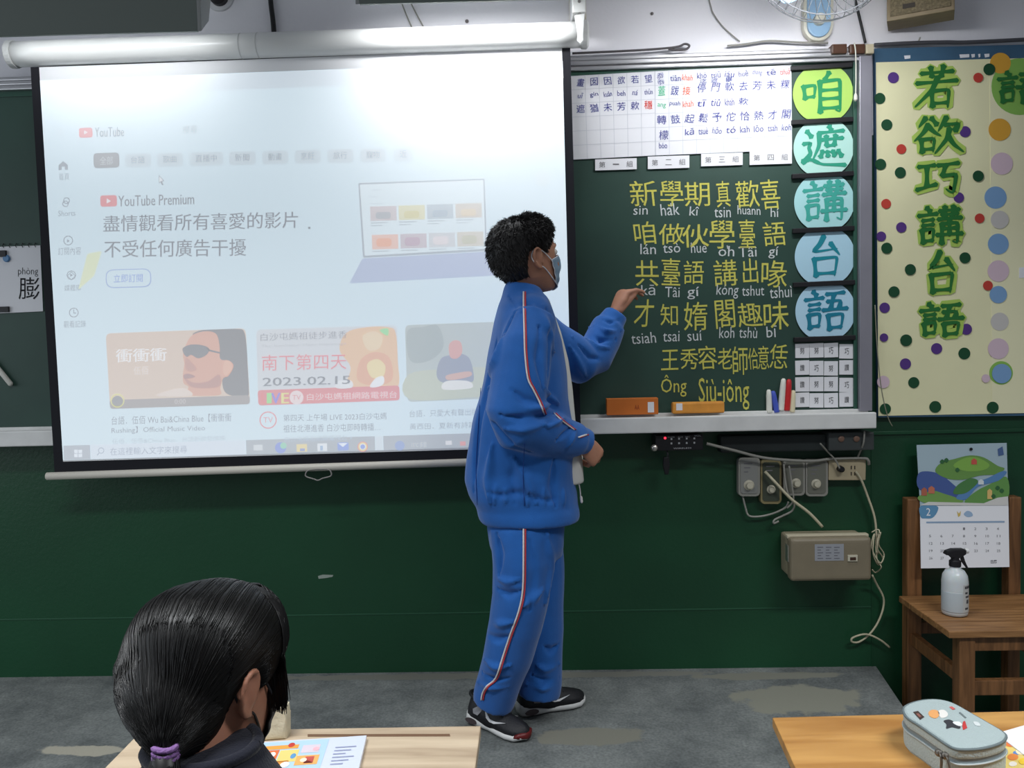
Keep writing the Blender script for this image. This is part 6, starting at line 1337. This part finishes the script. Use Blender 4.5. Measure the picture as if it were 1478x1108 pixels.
def face_mask(M, parent, mtl, edge, zt_=-0.004, zb_=-0.105, a1=1.10, off=0.005):
    m = MB(); nu, nv_ = 28, 14; G_ = []
    for j in range(nv_ + 1):
        v = j / nv_; row = []
        for i in range(nu + 1):
            u = -1 + 2 * i / nu; th = u * a1 * (1 - 0.12 * v); z = zt_ + (zb_ - zt_) * v - 0.012 * (u * u) * (1 - v) + 0.020 * u * u * v
            nose = 0.017 * exp(-((z + 0.028) / 0.026) ** 2) * exp(-(th / 0.42) ** 2) + 0.006 * exp(-(th / 0.6) ** 2)
            p = head_pt(th, z, off); p.x += nose; p += Vector((cos(th), sin(th), 0)) * (0.0012 * sin(v * 19))
            row.append(m.bm.verts.new(M @ p))
        G_.append(row)
    for j in range(nv_):
        for i in range(nu): m.bm.faces.new((G_[j][i], G_[j][i + 1], G_[j + 1][i + 1], G_[j + 1][i]))
    inv_ = M.inverted(); L_ = lambda vv: Vector(vv.co)
    edges = [[L_(G_[j][i]) for j in range(nv_ + 1)] for i in (0, nu)]; tops = [L_(v) for v in G_[0]]; bots = [L_(v) for v in G_[-1]]
    o = m.build('face_mask', mtl, parent, smooth=True)
    s = o.modifiers.new('solid', 'SOLIDIFY'); s.thickness = 0.0012
    for e in edges + [tops, bots]: MB().tube(e, 0.0014, 6).build('mask_edge', edge, o, smooth=True)
    for s_, e in zip((-1, 1), edges):
        ear = M @ Vector((-0.016, s_ * 0.080, 0.022)); earb = M @ Vector((-0.014, s_ * 0.080, -0.026)); back = M @ Vector((-0.030, s_ * 0.079, 0.0))
        f1 = M @ Vector((0.012, s_ * 0.0775, 0.012)); f2 = M @ Vector((0.012, s_ * 0.0735, -0.036))
        MB().tube(catmull([e[0], f1, ear, back, earb, f2, e[-1]], 6), 0.0016, 6).build('ear_loop', edge, o, smooth=True)
face_mask(MH, boy, mat('blue_grey_mask', (126, 150, 172), 0.7), mat('mask_white_edge', (228, 230, 234), 0.7))

# ---- the girl at the desk, seen from behind
gc = at(303, 975, -1.86); GA = radians(62)
MG = Matrix.Translation(gc) @ Matrix.Rotation(GA, 4, 'Z') @ Matrix.Rotation(radians(12), 4, 'Y') @ Matrix.Scale(0.925, 4)
gx = gc.x; SK2 = mat('skin_girl', (164, 114, 92), 0.5, 0.35, var=0.05, vscale=20, sss=0.12)
b = MB(); add_head(b, MG); zc = at(290, 1078, -1.92).z
b.tube([Vector((gx - 0.005, -1.92, zc - 0.04)), Vector((gx, -1.90, zc + 0.03)), Vector((gx + 0.005, -1.87, gc.z - 0.05))], [0.05, 0.044, 0.044], 16)
V3 = lambda x, y, z: Vector((gx - 0.01 + x, y, z))
b.tube([V3(0, -1.93, zc - 0.02), V3(0, -1.94, zc - 0.08), V3(0, -1.97, zc - 0.25), V3(0, -1.99, 0.42)], [(0.05, 0.05), (0.11, 0.07), (0.11, 0.08), (0.12, 0.09)], 18, up=(0, 1, 0))
for s in (-1, 1):
    b.tube([V3(s * 0.13, -1.95, zc - 0.085), V3(s * 0.17, -1.95, 0.60), V3(s * 0.10, -1.82, 0.522)], [0.036, 0.030, 0.020], 12)
    b.tube([V3(s * 0.07, -1.98, 0.42), V3(s * 0.08, -1.66, 0.42), V3(s * 0.08, -1.68, 0.09)], [0.06, 0.045, 0.032], 12)
    add_hand(b, V3(s * 0.10, -1.82, 0.522), (-s * 0.35, 0.9, -0.1), (0, 0.1, 1), s, (0.3, 0.35, 0.25), 0.9)
girl = link('person', fuse(b, 0.0036, 3), SK2)
tag(girl, 'seated girl seen from behind with black hair in a low ponytail and a dark jacket', 'person')
face_parts(MG, girl)
NAVY = mat('navy_jacket', (24, 26, 38), 0.8, 0.2, bump=0.2, bscale=300, sheen=0.15)
gj = MB()
def ringloft(mb, rows, seg=32):
    R_ = [[mb.bm.verts.new(Vector((x + rx * cos(2 * pi * k / seg), y + ry * sin(2 * pi * k / seg), z + tilt * cos(2 * pi * k / seg)))) for k in range(seg)] for (x, y, z, rx, ry, tilt) in rows]
    for a, c in zip(R_, R_[1:]):
        for k in range(seg): mb.bm.faces.new((a[k], a[(k + 1) % seg], c[(k + 1) % seg], c[k]))
    mb.bm.faces.new(R_[0][::-1]); mb.bm.faces.new(R_[-1])
gX = at(289, 1072, -1.93).x
ringloft(gj, [(gX, -1.925, zc + 0.008, 0.059, 0.052, 0.0), (gX, -1.928, zc - 0.006, 0.066, 0.058, 0), (gX + 0.004, -1.932, zc - 0.022, 0.078, 0.064, 0), (gX + 0.004, -1.938, zc - 0.045, 0.105, 0.072, 0), (gX, -1.945, zc - 0.075, 0.150, 0.085, 0), (gX, -1.95, zc - 0.11, 0.165, 0.095, 0), (gX, -1.965, zc - 0.22, 0.150, 0.105, 0), (gX, -1.985, 0.44, 0.155, 0.12, 0), (gX, -1.99, 0.40, 0.15, 0.115, 0)])
for s in (-1, 1): gj.tube([V3(s * 0.13, -1.95, zc - 0.095), V3(s * 0.175, -1.955, 0.66), V3(s * 0.172, -1.945, 0.60), V3(s * 0.14, -1.88, 0.55), V3(s * 0.105, -1.828, 0.526)], [0.056, 0.054, 0.052, 0.044, 0.034], 16)
gjm = fuse(gj, 0.006, 4); displace(gjm, [], 0.005, (12, 12, 9)); link('jacket', gjm, NAVY, girl)
m = MB(); m.tube([Vector((gX + 0.060 * cos(2 * pi * k / 40), -1.925 + 0.053 * sin(2 * pi * k / 40), zc + 0.004)) for k in range(41)], 0.007, 8, cap=False); m.build('collar', NAVY, girl, smooth=True)
gt = MB()
for s in (-1, 1):
    gt.tube([V3(s * 0.065, -2.03, 0.425), V3(s * 0.07, -1.95, 0.425), V3(s * 0.08, -1.75, 0.425), V3(s * 0.08, -1.655, 0.41), V3(s * 0.08, -1.66, 0.32), V3(s * 0.08, -1.68, 0.10)], [0.078, 0.08, 0.070, 0.064, 0.060, 0.054], 16)
link('trousers', fuse(gt, 0.007, 3), NAVY, girl)
for s in (-1, 1):
    c = V3(s * 0.08, -1.70, 0.0); m = MB(); m.tube([c + Vector((0, -0.03, 0.035)), c + Vector((0, 0.02, 0.045)), c + Vector((0, 0.10, 0.032)), c + Vector((0, 0.165, 0.024))], [(0.030, 0.034), (0.036, 0.044), (0.040, 0.031), (0.026, 0.022)], 14, up=(0, 0, 1)); m.build('shoe', SOL, girl, smooth=True)

# hair of the girl: smooth cap drawn back to a low ponytail
tie = at(239, 1082, -1.985)
def g_hl(th):
    a = (th + pi) % (2 * pi) - pi; ab = abs(a)                           # a<0: her right side, seen by the camera
    if ab < 0.7: return 0.050
    if ab < 1.35: return 0.050 - 0.060 * (ab - 0.7) / 0.65
    if ab < 1.62: return -0.010 + 0.030 * (ab - 1.35) / 0.27
    if ab < 1.95: return 0.020 - 0.050 * (ab - 1.62) / 0.33
    return -0.030 - 0.060 * min(1, (ab - 1.95) / 0.6)
hb = MB(); n = 56; R_ = []
for j in range(13):
    v = j / 12
    R_.append([hb.bm.verts.new(MG @ head_pt(2 * pi * k / n, 0.106 + (g_hl(2 * pi * k / n) - 0.106) * v, 0.013 * (1 - v ** 6) + 0.003)) for k in range(n)])
R_.append([hb.bm.verts.new(MG @ head_pt(2 * pi * k / n, g_hl(2 * pi * k / n) - 0.002, -0.010)) for k in range(n)])
for a, c in zip(R_, R_[1:]):
    for k in range(n): hb.bm.faces.new((a[k], a[(k + 1) % n], c[(k + 1) % n], c[k]))
hb.bm.faces.new(R_[0][::-1]); hb.bm.faces.new(R_[-1])
for px, py, Y, r in ((232, 985, -1.92, 0.050), (250, 1005, -1.925, 0.052), (224, 958, -1.89, 0.046), (276, 1015, -1.915, 0.044), (298, 1030, -1.895, 0.036)):
    p = at(px, py, Y); hb.tube([p, p.lerp(tie, 0.45), p.lerp(tie, 0.8), tie], [r, r * 0.80, r * 0.48, 0.016], 16)
hm = fuse(hb, 0.005, 10); th_ = bvh(hm)
ghair = link('hair', hm, HAIRG, girl)
S_ = []; d1 = (tie - gc).normalized()
for i in range(3000):
    th = random.uniform(-pi, pi); v = random.uniform(0.80, 0.99) if random.random() < 0.8 else random.uniform(0.3, 0.8)
    p0 = MG @ head_pt(th, 0.106 + (g_hl(th) - 0.106) * v, 0.02); d0 = (p0 - gc).normalized()
    ang = d0.angle(d1)
    if ang < 0.25: continue
    pts = []; N_ = 13; ph = random.uniform(0.92, 0.985); lift = 0.0002 + 0.0008 * random.random()
    for k in range(N_ + 1):
        f = k / N_ * ph; dd = (d0 * sin((1 - f) * ang) + d1 * sin(f * ang)) / sin(ang)
        hit = th_.ray_cast(gc + dd.normalized() * 0.3, -dd.normalized())
        if hit[0] is None: continue
        pts.append(hit[0] + hit[1] * (lift * min(1, f * 6) - (0.001 if k == 0 else 0)))
    pts.append(tie + Vector((random.gauss(0, 0.005), random.gauss(0, 0.005), 0)))
    S_.append(catmull(pts, 2))
strands(S_, 'hair_strands', HAIRG, ghair, r=0.0007)
# the loose lock beside her face
S_ = []
hug = lambda q, l=0.001: (lambda h: h[0] + h[1] * l)(th_.find_nearest(q))
for i in range(420):
    u = random.random(); l = 0.0003 + 0.0014 * random.random()
    a0 = hug(MG @ head_pt(-0.10 - 0.85 * u, 0.100 - 0.014 * random.random(), 0.016), 0.0)
    p2 = at(380 + 30 * u + random.gauss(0, 1.5), 958 + random.gauss(0, 4), -1.865); p3 = at(390 + 23 * u + random.gauss(0, 2), 1000 + 26 * random.random() ** 1.5 + 6 * u, -1.862)
    S_.append(catmull([a0, hug(a0.lerp(p2, 0.3), l), hug(a0.lerp(p2, 0.6), l + 0.001), hug(a0.lerp(p2, 0.85), l + 0.002).lerp(p2, 0.4), p2, p2.lerp(p3, 0.5) + Vector((0.002 * random.random(), 0, 0)), p3], 3))
strands(S_, 'side_lock', HAIRG, ghair, r=0.0013)
S_ = []
for i in range(320):
    a = random.uniform(0, 2 * pi); q = sqrt(random.random()); o_ = Vector((q * cos(a), q * sin(a) * 0.7, 0))
    S_.append(catmull([tie + o_ * 0.008 + Vector((0, 0, 0.012)), tie + o_ * 0.012 + Vector((0, 0, -0.004)), tie + o_ * 0.020 + Vector((0.0, -0.012, -0.03)), tie + o_ * 0.022 + Vector((0.004, -0.012, -0.07)), tie + o_ * 0.014 + Vector((0.006, -0.006, -0.12 - 0.02 * random.random()))], 3))
strands(S_, 'ponytail', HAIRG, ghair, r=0.0015)
m = MB(); m.tube([tie, tie + Vector((0, -0.006, -0.05)), tie + Vector((0.004, -0.004, -0.10))], [0.013, 0.018, 0.008], 12); m.build('ponytail_core', HAIRG, ghair, smooth=True)
m = MB()
for dz in (0.004, -0.002, -0.007): m.tube([tie + Vector((0.0115 * cos(2 * pi * k / 24), 0.0105 * sin(2 * pi * k / 24), dz + 0.0008 * sin(4 * pi * k / 24))) for k in range(25)], 0.0034, 7, cap=False)
m.build('hair_tie', mat('purple_hair_tie', (128, 92, 148), 0.7, bump=0.4, bscale=200), ghair, smooth=True, label='purple hair tie')
face_mask(MG, girl, mat('black_mask', (26, 26, 30), 0.7), mat('black_mask_edge', (30, 30, 34), 0.7))
